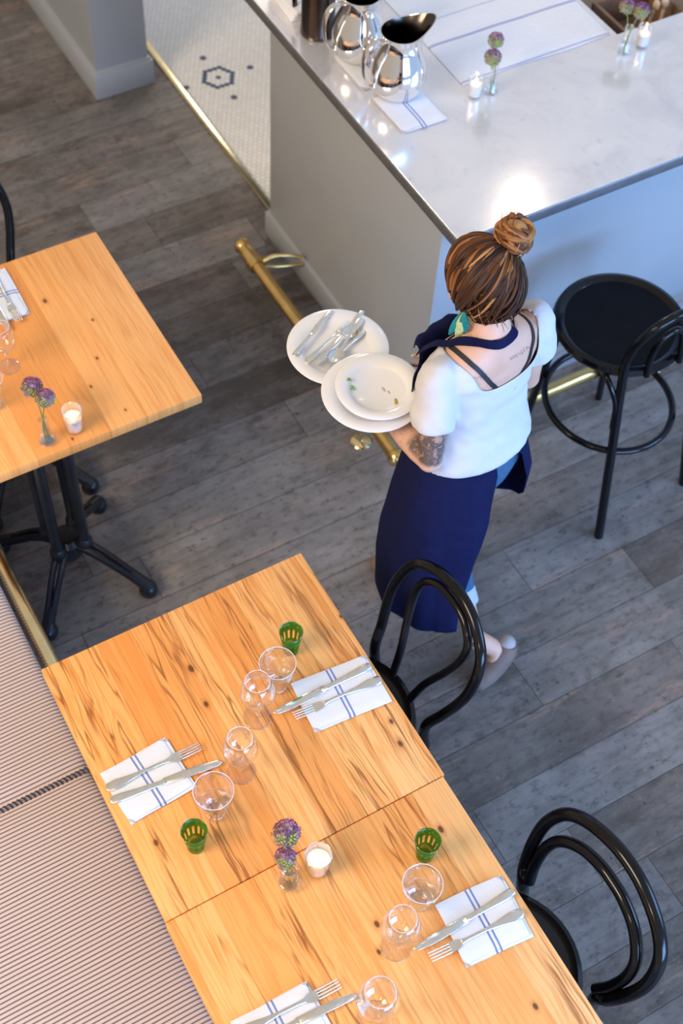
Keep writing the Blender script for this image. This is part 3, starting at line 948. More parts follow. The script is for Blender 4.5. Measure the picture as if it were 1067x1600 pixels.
def knife(p0, p1, z, label, group='table knives', tilt=0.0):
    a = math.atan2(p1[1] - p0[1], p1[0] - p0[0]) - PI / 2
    t = thing('table_knife', label, 'knife', (p0[0], p0[1], z), a, group)
    t.rotation_euler = (tilt, 0, a)
    obj('handle', km[0], None, t); obj('blade', km[1], None, t)
    s_ = math.hypot(p1[0] - p0[0], p1[1] - p0[1]) / .30
    t.scale = (s_, s_, s_)
    return t


def fork(p0, p1, z, label, group='table forks', tilt=0.0):
    a = math.atan2(p1[1] - p0[1], p1[0] - p0[0]) - PI / 2
    t = thing('table_fork', label, 'fork', (p0[0], p0[1], z), a, group)
    t.rotation_euler = (tilt, 0, a)
    obj('handle', fm[0], None, t); obj('tines', fm[1], None, t)
    s_ = math.hypot(p1[0] - p0[0], p1[1] - p0[1]) / .265
    t.scale = (s_, s_, s_)
    return t


NZ = TZ + .0108
WH = ['on the far table half by the banquette', 'by the narrow-loop chair', 'by the wide-hoop chair', 'cut by the bottom photo edge', 'on the left pine table']
naps = [((-1.395, .385), .160, .188, R(5)), ((-1.376, .944), .155, .222, R(-3.5)), ((-.671, .946), .164, .184, R(-4)), ((-.672, .396), .165, .200, R(-1)), ((-3.160, .655), .158, .222, R(90))]
for i, (c, w, l, a) in enumerate(naps):
    o = obj('napkin', napkin_mesh(w, l, i), M['nap'], None, (c[0], c[1], TZ), (0, 0, a))
    tag(o, 'folded white napkin with blue stripes ' + WH[i], 'napkin', 'folded striped napkins')
for i, (p0, p1) in enumerate([((-1.384, .276), (-1.347, .573)), ((-1.405, 1.052), (-1.402, .752)), ((-.694, 1.047), (-.689, .755)), ((-.690, .290), (-.669, .583)), ((-3.285, .645), (-2.995, .648))]):
    knife(p0, p1, NZ, 'silver table knife lying across the striped napkin ' + WH[i])
for i, (p0, p1) in enumerate([((-1.420, .280), (-1.411, .542)), ((-1.357, 1.058), (-1.370, .797)), ((-.640, 1.038), (-.656, .779)), ((-.722, .296), (-.709, .560)), ((-3.278, .690), (-3.015, .688))]):
    fork(p0, p1, NZ, 'silver four-tined fork resting on the striped napkin ' + WH[i])


# glasses ------------------------------------------------------------------
def wine_glass_mesh():
    bowl = MB().lathe([(.0035, .086), (.012, .088), (.026, .097), (.040, .113), (.0462, .132), (.0450, .155), (.0382, .180), (.0320, .2), (.0307, .2), (.0369, .180), (.0437, .155), (.0447, .132), (.0385, .114), (.025, .0985), (.010, .0905), (0, .0895)], 40)
    stem = MB().lathe([(0, .004), (.0045, .006), (.0038, .02), (.0035, .05), (.0042, .060), (.0085, .068), (.0095, .073), (.0075, .080), (.004, .086), (0, .0865)], 20)
    foot = MB().tube([(math.cos(2 * PI * k / 48) * .0368, math.sin(2 * PI * k / 48) * .0368, .0014) for k in range(48)], .0012, 6, closed=True).lathe([(0, 0), (.036, 0), (.0378, .0015), (.036, .0028), (.018, .0048), (.006, .008), (0, .009)], 40)
    rim = MB().tube([(math.cos(2 * PI * k / 48) * .0314, math.sin(2 * PI * k / 48) * .0314, .2) for k in range(48)], .0007, 6, closed=True)
    return [bowl.mesh('bowl', M['glass']), stem.mesh('stem', M['glassthick']), foot.mesh('foot', M['glass']), rim.mesh('rim', M['glassrim'])]


def tumbler_mesh():
    fac = lambda a, z: 1 - (.075 * (1 - abs(math.cos(a * 4.5))) if z < .088 else 0)
    pr = [(0, 0), (.026, 0), (.028, .004), (.031, .03), (.036, .06), (.0425, .084), (.0455, .094), (.0475, .115), (.049, .132), (.0475, .132), (.046, .115), (.044, .094)]
    outer = MB().lathe(pr, 72, facet=fac)
    outer.lathe([(.044, .094), (.041, .084), (.034, .06), (.0295, .03), (.027, .016)], 72)
    base = MB().lathe([(0, .001), (.0255, .001), (.0275, .006), (.0268, .013), (.02, .0155), (0, .014)], 36)
    rim = MB().tube([(math.cos(2 * PI * k / 56) * .0484, math.sin(2 * PI * k / 56) * .0484, .132) for k in range(56)], .0009, 6, closed=True)
    return [outer.mesh('wall', M['glass']), base.mesh('base', M['glassthick']), rim.mesh('rim', M['glassrim'])]


def shot_mesh():
    w = MB().lathe([(0, 0), (.020, 0), (.0215, .004), (.0235, .03), (.0275, .065), (.0325, .1), (.0315, .1), (.0265, .065), (.0225, .03), (.0195, .016), (0, .014)], 56)
    rim = MB().tube([(math.cos(2 * PI * k / 48) * .032, math.sin(2 * PI * k / 48) * .032, .1) for k in range(48)], .0010, 6, closed=True)
    return [w.mesh('wall', M['green']), rim.mesh('rim', M['glassthick'])]


wm, tmm, smm = wine_glass_mesh(), tumbler_mesh(), shot_mesh()
for i, (x, y, s_) in enumerate([(-1.420, .716, 1.02), (-1.303, .606, 1.0), (-.722, .727, 1.03), (-.602, .594, 1.12), (-2.868, .590, .92)]):
    t = thing('wine_glass', 'small clear stemmed wine glass ' + ['next to the far right knife tip', 'next to the left place setting and its tumbler', 'beside the knife tip of the near right setting', 'at the bottom edge of the photo', 'beside the napkin on the left pine table'][i],
              'wine glass', (x, y, TZ), .7 * i, 'stemmed wine glasses')
    t.scale = (s_,) * 3
    for nm, me in zip(('bowl', 'stem', 'foot', 'rim'), wm): obj(nm, me, None, t)
for i, (x, y, s_) in enumerate([(-1.476, .804, 1.0), (-1.236, .497, 1.04), (-.789, .829, 1.0), (-2.742, .492, .95)]):
    t = thing('tumbler', 'clear facetted water tumbler ' + ['behind the far right napkin', 'beside the left knife tip', 'behind the near right napkin', 'cut by the left edge on the pine table'][i],
              'tumbler', (x, y, TZ), .4 * i, 'facetted water tumblers')
    t.scale = (s_,) * 3
    for nm, me in zip(('wall', 'base', 'rim'), tmm): obj(nm, me, None, t)
for i, (x, y, s_) in enumerate([(-1.557, .889, 1.0), (-1.178, .414, 1.02), (-.882, .905, 1.02)]):
    t = thing('tea_glass', 'small green patterned glass ' + ['nearest the far corner of the foreground table', 'nearest the striped banquette', 'on the near table half above the right napkin'][i],
              'glass', (x, y, TZ), .5 * i, 'small green glasses')
    t.scale = (s_,) * 3
    for nm, me in zip(('wall', 'rim'), smm): obj(nm, me, None, t)


# candles ------------------------------------------------------------------
def candle(label, loc, s_, hz=1.0):
    t = thing('votive_candle', label, 'candle', loc, 0, 'votive candles in glasses')
    t.scale = (s_, s_, s_ * hz)
    cup = MB().lathe([(0, 0), (.025, 0), (.027, .003), (.029, .03), (.034, .098), (.0325, .0985), (.0275, .03), (.0255, .012), (0, .010)], 40)
    obj('glass_cup', cup, M['glass'], t)
    obj('wax', MB().lathe([(0, .0105), (.0250, .012), (.0270, .03), (.0298, .066), (.0285, .0665), (.02, .064), (0, .063)], 36), M['wax'], t)
    obj('wick', MB().tube([(0, 0, .062), (.0008, .0, .071)], .0009, 6), M['wick'], t)
    obj('flame', MB().lathe([(0, .067), (.0042, .071), (.0056, .077), (.0042, .085), (.0016, .093), (0, .097)], 12), M['flame'], t)
    obj('rim', MB().tube([(math.cos(2 * PI * k / 40) * .0333, math.sin(2 * PI * k / 40) * .0333, .0985) for k in range(40)], .0011, 6, closed=True), M['glassthick'], t)
    return t


candle('lit white candle in a clear cup beside the allium vase, centre of the foreground table', (-.980, .652, TZ), 1.0)
candle('lit white candle in a clear cup at the corner of the left pine table', (-2.541, .674, TZ), .95)
candle('lit candle in a clear cup on the bar beside the striped towel', (-3.006, 2.383, 1.0615), .80)
candle('lit candle in a clear cup on the bar at the upper right corner', (-2.972, 3.076, 1.0615), .80)

# vases and alliums ---------------------------------------------------------


def vase(label, loc, style, s_):
    t = thing('bud_vase', label, 'vase', loc, 0, 'glass bud vases')
    t.scale = (s_,) * 3
    if style == 'round':
        w = MB().lathe([(0, 0), (.024, 0), (.031, .006), (.033, .016), (.029, .032), (.020, .050), (.0155, .066), (.0175, .084), (.022, .098), (.0208, .098), (.0163, .084), (.0142, .066), (.0185, .05), (.0272, .032), (.0305, .016), (.0235, .007), (0, .006)], 40)
    else:
        fac = lambda a, z: 1 - .05 * (1 - abs(math.cos(a * 4)))
        w = MB().lathe([(0, 0), (.023, 0), (.026, .004), (.0285, .016), (.022, .028), (.0165, .05), (.0145, .08), (.0155, .104), (.0143, .104), (.0132, .08), (.015, .05), (.020, .028), (.0255, .016), (.022, .008), (0, .007)], 48, facet=fac)
    obj('wall', w, M['glass'], t)
    obj('base', MB().lathe([(0, .0006), (.0225, .0006), (.0245, .005), (.021, .0075), (0, .0068)], 32), M['glassthick'], t)
    zr = .098 if style == 'round' else .104
    rr = .0214 if style == 'round' else .0149
    obj('rim', MB().tube([(math.cos(2 * PI * k / 36) * rr, math.sin(2 * PI * k / 36) * rr, zr) for k in range(36)], .0009, 6, closed=True), M['glassthick'], t)
    return t


def allium_heads(r, seed):
    """ball of small six-petalled florets on pedicels: purple crown, greener underside"""
    rnd = random.Random(seed)
    pur = MB(); grn = MB()
    N = 170
    for i in range(N):
        z = 1 - 2 * (i + .5) / N; a = i * 2.399963
        q = math.sqrt(1 - z * z)
        d = Vector((q * math.cos(a), q * math.sin(a), z))
        rr = r * rnd.uniform(.84, 1.04)
        u = d.orthogonal().normalized(); w = d.cross(u)
        green = d.dot(Vector((-.50, .38, .78))) < .22 + rnd.uniform(-.3, .3)
        tip = d * rr
        grn.tube([d * r * .15, d * rr * .9], [.0007, .0006], 4, cap=False)
        if green:
            grn.ball(tip * .94, r * .085, 6, 4, 0, (1, 1, 1.3))
            if rnd.random() > .4: continue
        s_ = r * .17
        for k in range(5):
            b = a + 2 * PI * k / 5
            e1 = u * math.cos(b) + w * math.sin(b); e2 = u * math.cos(b + .5) + w * math.sin(b + .5); e3 = u * math.cos(b - .5) + w * math.sin(b - .5)
            pur.add([tip * .95, tip * .97 + e2 * s_ * .6 + d * s_ * .2, tip + e1 * s_ * 1.25 + d * s_ * .55, tip * .97 + e3 * s_ * .6 + d * s_ * .2], [(0, 1, 2, 3)])
    grn.ball((0, 0, 0), r * .62, 14, 10)
    return pur, grn


def allium(label, base, head, r, seed):
    t = thing('allium', label, 'flower', base, 0, 'purple allium flowers')
    v = Vector(head) - Vector(base)
    pts = spl([(0, 0, 0), (v.x * .05, v.y * .05, v.z * .35), (v.x * .45, v.y * .45, v.z * .7), tuple(v)], 6)
    obj('stem', MB().tube(pts, .0019, 8), M['stem'], t)
    p, g = allium_heads(r, seed)
    h = obj('flower_head', p, M['allium'], t, tuple(v), smooth=False, angle=None)
    b = obj('buds', g, M['bud'], h, angle=None)
    b['label'] = 'yellow-green underside of the flower head'
    return t


vase('clear round-based bud vase in the centre of the foreground table', (-.986, .576, TZ), 'round', 1.02)
allium('larger purple allium behind the other in the foreground table vase', (-.980, .580, TZ + .012), (-1.042, .596, .920), .034, 1)
allium('smaller purple allium in front in the foreground table vase', (-.990, .572, TZ + .012), (-1.003, .573, .878), .027, 2)
vase('clear facetted bud vase on the left pine table', (-2.537, .583, TZ), 'facet', 1.0)
allium('left purple allium in the vase on the pine table', (-2.531, .586, TZ + .012), (-2.612, .590, .922), .031, 3)
allium('right purple allium in the vase on the pine table', (-2.543, .580, TZ + .012), (-2.557, .609, .920), .029, 4)
vase('slim clear bud vase on the bar beside the striped towel', (-2.997, 2.446, 1.0615), 'facet', .95)
allium('upper allium of the pair in the bar vase by the towel', (-2.995, 2.449, 1.0735), (-3.030, 2.459, 1.245), .027, 5)
allium('lower allium of the pair in the bar vase by the towel', (-2.999, 2.443, 1.0735), (-3.014, 2.445, 1.192), .029, 6)
vase('slim clear bud vase on the bar at the counter corner', (-2.972, 2.997, 1.0615), 'facet', 1.0)
allium('left pink-purple allium in the vase at the counter corner', (-2.970, 2.994, 1.0735), (-3.023, 3.010, 1.212), .028, 7)
allium('right pink-purple allium in the vase at the counter corner', (-2.974, 3.0, 1.0735), (-2.983, 3.042, 1.21), .029, 8)

# bar items -----------------------------------------------------------------
CZ = 1.0613


def cloth_sheet(x0, x1, y0, y1, z0, th, seed, amp=.0012):
    rnd = random.Random(seed); ph = [rnd.uniform(0, 6) for _ in range(4)]
    m = MB(); nx, ny = 40, 28
    for top in (1, 0):
        vs = []; fs = []
        for a in range(nx + 1):
            for b in range(ny + 1):
                u, v = a / nx, b / ny
                x = x0 + (x1 - x0) * u + .004 * math.sin(9 * v + ph[0]); y = y0 + (y1 - y0) * v + .003 * math.sin(8 * u + ph[1])
                e = min(1, min(u, 1 - u, v, 1 - v) * 30)
                z = z0 + (amp * (1.2 + math.sin(14 * u + 3 * v + ph[2]) * .6 + math.sin(17 * v - 4 * u + ph[3]) * .6) * e + th * (.5 + .5 * e) if top else 0)
                vs.append((x, y, z))
        for a in range(nx):
            for b in range(ny):
                fs.append((a * (ny + 1) + b, (a + 1) * (ny + 1) + b, (a + 1) * (ny + 1) + b + 1, a * (ny + 1) + b + 1))
        m.add(vs, fs)
    return m


t = NT('white_towel_pale_blue_bands')
c_ = t.coord(); x_, y_, z_ = t.sep(c_)
mm = None
for p_, hw in ((-.010, .0035), (-.225, .006), (-.355, .0022)):
    k_ = t.smooth(t.math('ABSOLUTE', t.math('SUBTRACT', x_, p_)), hw * .8, hw * 1.3, 1., 0.)
    mm = k_ if mm is None else t.math('MAXIMUM', mm, k_)
t.set(col=t.mix(t.math('MULTIPLY', mm, .8), t.ramp(t.noise(c_, 300., 2), [(.3, (.78, .78, .80)), (.7, (.84, .84, .86))]), (.34, .36, .60)), rough=.92, spec=.1)
t.bump(t.noise(c_, 45., 5, .6), .45, .006)
tw = obj('bar_towel', cloth_sheet(-1.0, 0, 0, .635, 0, .004, 3), t.mat, None, (-3.074, 2.382, CZ), (0, 0, 0))
tag(tw, 'large white towel with blue bands spread over the bar counter', 'towel')
for i, (x, y, a, lb) in enumerate([(-3.045, 2.146, -90, 'folded white napkin under the front steel pitcher on the bar'), (-3.300, 2.140, -90, 'folded white napkin under the rear steel pitcher on the bar')]):
    o = obj('napkin', napkin_mesh(.200, .170, 20 + i), M['nap'], None, (x, y, CZ), (0, 0, R(a + 90)))
    tag(o, lb, 'napkin', 'folded napkins on the bar')


def pitcher(label, loc, rz):
    """bell-shaped polished steel water pitcher with a flared spout (+x) and strap handle (-x)"""
    t = thing('water_pitcher', label, 'pitcher', loc, rz, 'polished steel pitchers')
    seg = 56
    prof = [(.060, 0), (.074, .004), (.090, .03), (.0985, .065), (.096, .10), (.083, .14), (.068, .172), (.062, .195), (.065, .218), (.071, .235)]
    rings = []
    for r, z in prof:
        f = max(0, (z - .16) / .075)
        ring = []
        for k in range(seg):
            a = 2 * PI * k / seg
            sp = max(0, math.cos(a)) ** 2.2
            ring.append((r * math.cos(a) + sp * f * f * .052, r * math.sin(a) * (1 - .12 * sp * f), z + sp * f * f * .030))
        rings.append(ring)
    inner = [[(p[0] * .965 - .0, p[1] * .965, p[2] + (0.0 if i == len(rings) - 1 else .002)) for p in r] for i, r in enumerate(rings)]
    b = MB().loft(rings + [inner[-1]], True, True)
    b.f.pop(); b.m.pop()
    b.loft(inner, True, False, 1)  # dark inside: reflections of dark surroundings put into the colour
    b.prism([(p[0], p[1]) for p in inner[3]], .0665, .067, 0, 1, 1)
    obj('vessel', b, [M['steel'], M['darksteel']], t, angle=60)
    h = MB().tube(spl([(-.064, 0, .212), (-.095, 0, .218), (-.122, 0, .195), (-.134, 0, .150), (-.130, 0, .095), (-.112, 0, .055), (-.090, 0, .040)], 8),
                  [.0135] * 49, 14, flat=.38, up=(1, 0, .1))
    obj('handle', h, M['steel'], t)
    return t


pitcher('front polished steel pitcher on the bar, its wide spout fully in view', (-3.140, 2.152, CZ + .0115), R(85))
pitcher('rear polished steel pitcher on the bar, cut by the top edge', (-3.375, 2.135, CZ + .0115), R(85))
fl = thing('coffee_flask', 'dark steel insulated flask behind the pitchers', 'flask', (-3.555, 2.075, CZ), R(200))
obj('vessel', MB().lathe([(0, 0), (.058, 0), (.062, .004), (.062, .02), (.060, .024), (.060, .24), (.055, .265), (.040, .285), (0, .288)], 40), M['darksteel'], fl)
obj('lid', MB().lathe([(0, .286), (.042, .286), (.044, .30), (.036, .315), (0, .318)], 32), M['black'], fl)
obj('handle', MB().tube(spl([(.058, 0, .245), (.10, 0, .25), (.112, 0, .2), (.112, 0, .12), (.108, 0, .06), (.104, 0, .045)], 6), .0125, 10, flat=.5, up=(1, 0, 0)), M['darksteel'], fl)
for i in range(3):
    m = MB()
    m.box(-.10, .10, -.085, .085, .0, .018, .008, 3)
    o = obj('folded_towel', m, M['linen'], None, (-3.735 + .006 * i, 2.105 - .004 * i, CZ + .0185 * i), (0, 0, R(-3 + 4 * i)))
    tag(o, 'white folded towel at the top left of the bar, ' + ['lowest of the pile', 'middle of the pile', 'topmost of the pile'][i], 'towel', 'folded towels piled on the bar')

# ------------------------------------------------------------------ plates she carries
PW = Matrix.Translation((-1.845, 1.62, 0)) @ Matrix.Rotation(R(98.28), 4, 'Z')   # the person's frame: +x her right, +y ahead


def W(x, y, z):
    return tuple(PW @ Vector((x, y, z)))


def plate(label, loc, r, parent=None):
    pr = [(0, .003), (r * .56, .003), (r * .58, 0), (r * .62, 0), (r * .66, .006), (r * .72, .014), (r * .98, .021), (r, .0225), (r * .985, .0245), (r * .72, .0185), (r * .66, .012), (r * .60, .0075), (0, .0068)]
    o = obj('dinner_plate', MB().lathe(pr, 72), M['porcelain'], None, loc, angle=60)
    return tag(o, label, 'plate', 'white plates carried by the person')


plate('white plate heaped with used cutlery, farthest from the carrying person', W(-.156, .412, 1.035), .150)
plate('large white plate under the smaller one, on the person\'s left forearm', W(-.203, .194, 1.075), .146)
plate('smaller white plate with food scraps, on top of the large plate', W(-.190, .186, 1.0998), .123)
for i, (dx, dy, mt, lb, s_) in enumerate([(-.054, .069, 'herb', 'green herb scrap farther from the person on the small plate', .0065), (-.057, .043, 'herb', 'green herb scrap nearer the person on the small plate', .006), (.008, -.067, 'crumb', 'yellow food scrap near the edge of the small plate', .008)]):
    rnd = random.Random(i)
    m = MB()
    for k in range(4):
        m.ball((rnd.uniform(-s_, s_), rnd.uniform(-s_, s_), .0018), s_ * .7, 8, 6, 0, (1, rnd.uniform(.4, .8), .35), Matrix.Rotation(rnd.uniform(0, 3), 3, 'Z'))
    tag(obj('food_scrap', m, M[mt], None, W(-.190 + dx, .186 + dy, (1.1178, 1.1115, 1.1075)[i]), (0, 0, i)), lb, 'food scrap', 'scraps on the small plate')
tag(obj('sauce_smear', MB().ball((0, 0, 0), .010, 12, 6, 0, (1, .4, .03)).ball((.016, .008, 0), .007, 12, 6, 0, (1, .4, .04)), M['sauce'], None, W(-.178, .178, 1.1071)),
    'thin brown sauce smear in the middle of the small plate', 'sauce')
c2 = W(-.156, .412, 0)
cz = 1.0435
K = 'on the plate of used cutlery'
knife(W(-.285, .455, 0)[:2], W(-.085, .535, 0)[:2], cz + .018, 'steel knife with its handle over the far rim ' + K, 'used cutlery on the plate')
knife(W(-.010, .480, 0)[:2], W(-.215, .400, 0)[:2], cz + .012, 'steel knife across the middle ' + K, 'used cutlery on the plate')
fork(W(-.265, .420, 0)[:2], W(-.070, .470, 0)[:2], cz + .010, 'steel fork nearest the far knife ' + K, 'used cutlery on the plate')
fork(W(-.055, .420, 0)[:2], W(-.240, .365, 0)[:2], cz + .010, 'steel fork pointing to the outer rim ' + K, 'used cutlery on the plate')


def spoon(p0, p1, z, label):
    a = math.atan2(p1[1] - p0[1], p1[0] - p0[0]) - PI / 2
    t = thing('table_spoon', label, 'spoon', (p0[0], p0[1], z), a, 'used cutlery on the plate')
    h = MB(); rings = []
    for y, r, zz in [(0, .006, .003), (.006, .011, .004), (.03, .011, .005), (.07, .005, .009), (.12, .004, .010), (.14, .005, .007)]:
        rings.append([(math.cos(b) * r, y, zz + math.sin(b) * min(r * .4, .002)) for b in [2 * PI * k / 12 for k in range(12)]])
    obj('handle', h.loft(rings), M['silver'], t)
    b = MB(); vs = []; fs = []
    for i in range(9):
        for k in range(24):
            q = i / 8; an = 2 * PI * k / 24
            vs.append((math.sin(an) * .021 * q, .168 + math.cos(an) * .031 * q, .001 + .008 * q * q))
    for i in range(8):
        for k in range(24): fs.append((i * 24 + k, i * 24 + (k + 1) % 24, (i + 1) * 24 + (k + 1) % 24, (i + 1) * 24 + k))
    b.add(vs, fs); b.add([(x, y, z - .0012) for x, y, z in vs], fs)
    obj('spoon_bowl', b, M['silver'], t)
    return t


spoon(W(-.035, .455, 0)[:2], W(-.20, .375, 0)[:2], cz + .016, 'steel spoon lying over the forks ' + K)
spoon(W(-.260, .395, 0)[:2], W(-.10, .43, 0)[:2], cz + .014, 'steel spoon with handle towards the table side ' + K)

# ------------------------------------------------------------------ the person
from mathutils import noise as mnoise
from mathutils.bvhtree import BVHTree


def remesh(mb, voxel, smooth_iter=2):
    me = bpy.data.meshes.new('tmp'); me.from_pydata(mb.v, [], mb.f); me.update()
    bm = bmesh.new(); bm.from_mesh(me)
    bmesh.ops.remove_doubles(bm, verts=bm.verts[:], dist=1e-6); bmesh.ops.recalc_face_normals(bm, faces=bm.faces[:])
    bm.to_mesh(me); bm.free()
    o = bpy.data.objects.new('tmp', me); COL.objects.link(o)
    md = o.modifiers.new('r', 'REMESH'); md.mode = 'VOXEL'; md.voxel_size = voxel
    bpy.context.view_layer.update()
    dg = bpy.context.evaluated_depsgraph_get()
    out = bpy.data.meshes.new_from_object(o.evaluated_get(dg))
    bpy.data.objects.remove(o, do_unlink=True); bpy.data.meshes.remove(me)
    bm = bmesh.new(); bm.from_mesh(out)
    for _ in range(smooth_iter): bmesh.ops.smooth_vert(bm, verts=bm.verts[:], factor=.5, use_axis_x=True, use_axis_y=True, use_axis_z=True)
    bm.to_mesh(out); bm.free()
    out.polygons.foreach_set('use_smooth', [True] * len(out.polygons))
    return out


def ell(cx, cy, z, rx, ry, n=36, p=2.3, tilt=0.):
    ring = []
    for k in range(n):
        a = 2 * PI * k / n; ca, sa = math.cos(a), math.sin(a)
        x = math.copysign(abs(ca) ** (2 / p), ca) * rx; y = math.copysign(abs(sa) ** (2 / p), sa) * ry
        ring.append((cx + x, cy + y, z + tilt * y))
    return ring


TORSO = [(.80, 0, 0, .160, .115), (.88, 0, -.01, .172, .128), (.95, 0, -.005, .165, .118), (1.03, 0, .0, .138, .095), (1.10, 0, .003, .136, .096),
         (1.18, 0, .010, .148, .108), (1.25, 0, .006, .160, .108), (1.31, 0, -.008, .168, .095), (1.355, .002, -.016, .158, .074), (1.385, .005, -.018, .115, .060), (1.41, .006, -.014, .072, .054)]
SHL, ELL_, WRL = (-.166, -.012, 1.334), (-.198, -.058, 1.045), (-.180, .185, 1.022)
SHR, ELR, WRR = (.176, -.012, 1.338), (.208, -.010, 1.075), (.078, .128, 1.092)
HC = Vector((.004, .050, 1.532))
HR = Matrix.Rotation(R(9), 3, 'Z') @ Matrix.Rotation(R(-27), 3, 'X')


def body_mb():
    m = MB()
    m.loft([ell(cx, cy, z, rx, ry) for z, cx, cy, rx, ry in TORSO])
    # neck and head
    m.tube([(.006, -.014, 1.36), (.006, -.008, 1.42), (.006, .012, 1.47), HC + HR @ Vector((0, -.012, -.04))], [.062, .054, .051, .054], 24)
    hd = [(-.118, .050, .018, .022), (-.108, .046, .034, .036), (-.088, .030, .050, .056), (-.060, .014, .061, .074), (-.025, .003, .069, .088), (.012, -.003, .074, .094), (.045, -.006, .074, .094), (.075, -.008, .064, .082), (.098, -.010, .046, .060), (.112, -.010, .020, .028)]
    m.loft([[tuple(HC + HR @ Vector(p)) for p in ell(0, cy, z, rx, ry, 32, 2.15)] for z, cy, rx, ry in hd])
    nose = [(0, .086, .022), (0, .098, -.006), (0, .104, -.022), (0, .090, -.032)]
    m.tube([HC + HR @ Vector(p) for p in nose], [.008, .010, .013, .010], 12)
    for sx in (-1, 1):
        m.ball(HC + HR @ Vector((sx * .010, .092, -.026)), .009, 10, 8)                 # nostril wing
        m.ball(HC + HR @ Vector((sx * .034, .066, -.030)), .022, 12, 8)                 # cheek
        m.ball(HC + HR @ Vector((sx * .074, -.008, -.012)), .030, 14, 10, 0, (.28, .62, 1), HR)   # ear
        m.tube([HC + HR @ Vector((sx * .014, .088, .030)), HC + HR @ Vector((sx * .048, .072, .028))], [.005, .0045], 8)   # brow
    m.ball(HC + HR @ Vector((0, .083, -.096)), .018, 12, 8)                             # chin
    m.tube([HC + HR @ Vector((x, .088 - abs(x) * .35, -.060)) for x in (-.022, -.01, 0, .01, .022)], [.003, .0065, .0075, .0065, .003], 10)
    # arms
    for s_, e_, w_ in ((SHL, ELL_, WRL), (SHR, ELR, WRR)):
        S, E_, W_ = Vector(s_), Vector(e_), Vector(w_)
        m.ball(S, .043, 18, 12)
        up = [S.lerp(E_, q) for q in (0, .25, .5, .75, 1)]
        m.tube(up, [.043, .043, .041, .038, .034], 20)
        m.ball(E_, .0355, 16, 10)
        fo = [E_.lerp(W_, q) for q in (0, .2, .45, .7, 1)]
        m.tube(fo, [.034, .038, .036, .029, .024], 20)
    # hands
    def hand(wrist, ahead, up, side, curl, thumb, spread=.10, L=(.068, .076, .072, .056)):
        """ahead: wrist to knuckles; up: back-of-hand to palm direction; side: towards the thumb"""
        a = Vector(ahead).normalized(); s_ = Vector(side); s_ = (s_ - a * s_.dot(a)).normalized(); u = Vector(up); u = (u - a * u.dot(a) - s_ * u.dot(s_)).normalized()
        w0 = Vector(wrist)
        rings = []
        for q, hw, ht in ((-.012, .024, .020), (.015, .030, .0165), (.045, .039, .015), (.075, .041, .0135), (.092, .038, .011)):
            rings.append([tuple(w0 + a * q + s_ * math.cos(2 * PI * k / 20) * hw + u * math.sin(2 * PI * k / 20) * ht) for k in range(20)])
        m.loft(rings)
        for i in range(4):
            k0 = w0 + a * (.086 - .004 * abs(i - 1)) + s_ * (.0285 - .019 * i)
            ang = 0.0; d = (a + s_ * (spread * (1.5 - i))).normalized(); p = k0; pts = [w0 + a * .055 + s_ * (.026 - .0175 * i), k0]
            rad = [.0095, .0095]
            for j, fr in enumerate((.45, .30, .25)):
                ang += curl[j]
                dd = d * math.cos(ang) + u * math.sin(ang)
                p = p + dd * L[i] * fr; pts.append(p); rad.append((.0088, .0080, .0062)[j] * (.92 if i == 3 else 1))
            m.tube(spl(pts, 3), lerp_list(rad, 3 * (len(pts) - 1) + 1), 10); m.ball(pts[-1], rad[-1], 10, 6)
        tp = [w0 + a * .018 + s_ * .018] + [w0 + a * q[0] + s_ * q[1] + u * q[2] for q in thumb]
        m.tube(spl(tp, 3), lerp_list([.014, .0125, .0105, .0085], 3 * (len(tp) - 1) + 1), 10); m.ball(tp[-1], .0085, 10, 6)
    hand(WRL, (.06, 1, .0), (0, 0, 1), (-1, 0, 0), (.05, .15, .15), [(.038, .042, .006), (.062, .056, .020), (.085, .056, .034)])
    # right hand: fingers under the large plate's rim, thumb on top
    hand(WRR, (-.86, .50, -.06), (-.35, -.30, .80), (.20, .75, .60), (.06, .22, .25), [(.040, .036, .012), (.066, .044, .030), (.092, .040, .040)])
    # legs
    for hip, kn, an in (((.080, -.005, .88), (-.030, .010, .485), (-.060, -.252, .175)), ((-.088, .0, .88), (-.085, .085, .48), (-.060, .055, .095))):
        H_, K_, A_ = Vector(hip), Vector(kn), Vector(an)
        m.ball(H_, .088, 18, 12)
        m.tube([H_.lerp(K_, q) for q in (0, .3, .65, 1)], [.088, .078, .062, .053], 22)
        m.ball(K_, .053, 16, 10)
        m.tube([K_.lerp(A_, q) for q in (0, .28, .6, .88, 1)], [.050, .054, .043, .033, .034], 20)
    m.tube([(-.060, -.252, .175), (-.005, -.308, .125), (-.03, -.328, .085), (-.085, -.330, .050)], [.034, .032, .031, .020], 16)
    m.tube([(-.060, .055, .095), (-.060, .06, .045), (-.062, .15, .035), (-.064, .21, .026)], [.034, .036, .032, .018], 16)
    return m


pers = thing('person', 'person in white t-shirt and navy apron carrying plates, hair in a bun', 'person', (-1.845, 1.62, 0), R(98.28))
bm_ = remesh(body_mb(), .0042, 3)
bm_.materials.append(M['skin'])
body_o = obj('body', bm_, None, pers)
_b = bmesh.new(); _b.from_mesh(bm_); BV = BVHTree.FromBMesh(_b); _b.free()


def wrap(p, off):
    h = BV.find_nearest(Vector(p))
    return h[0] + h[1] * off


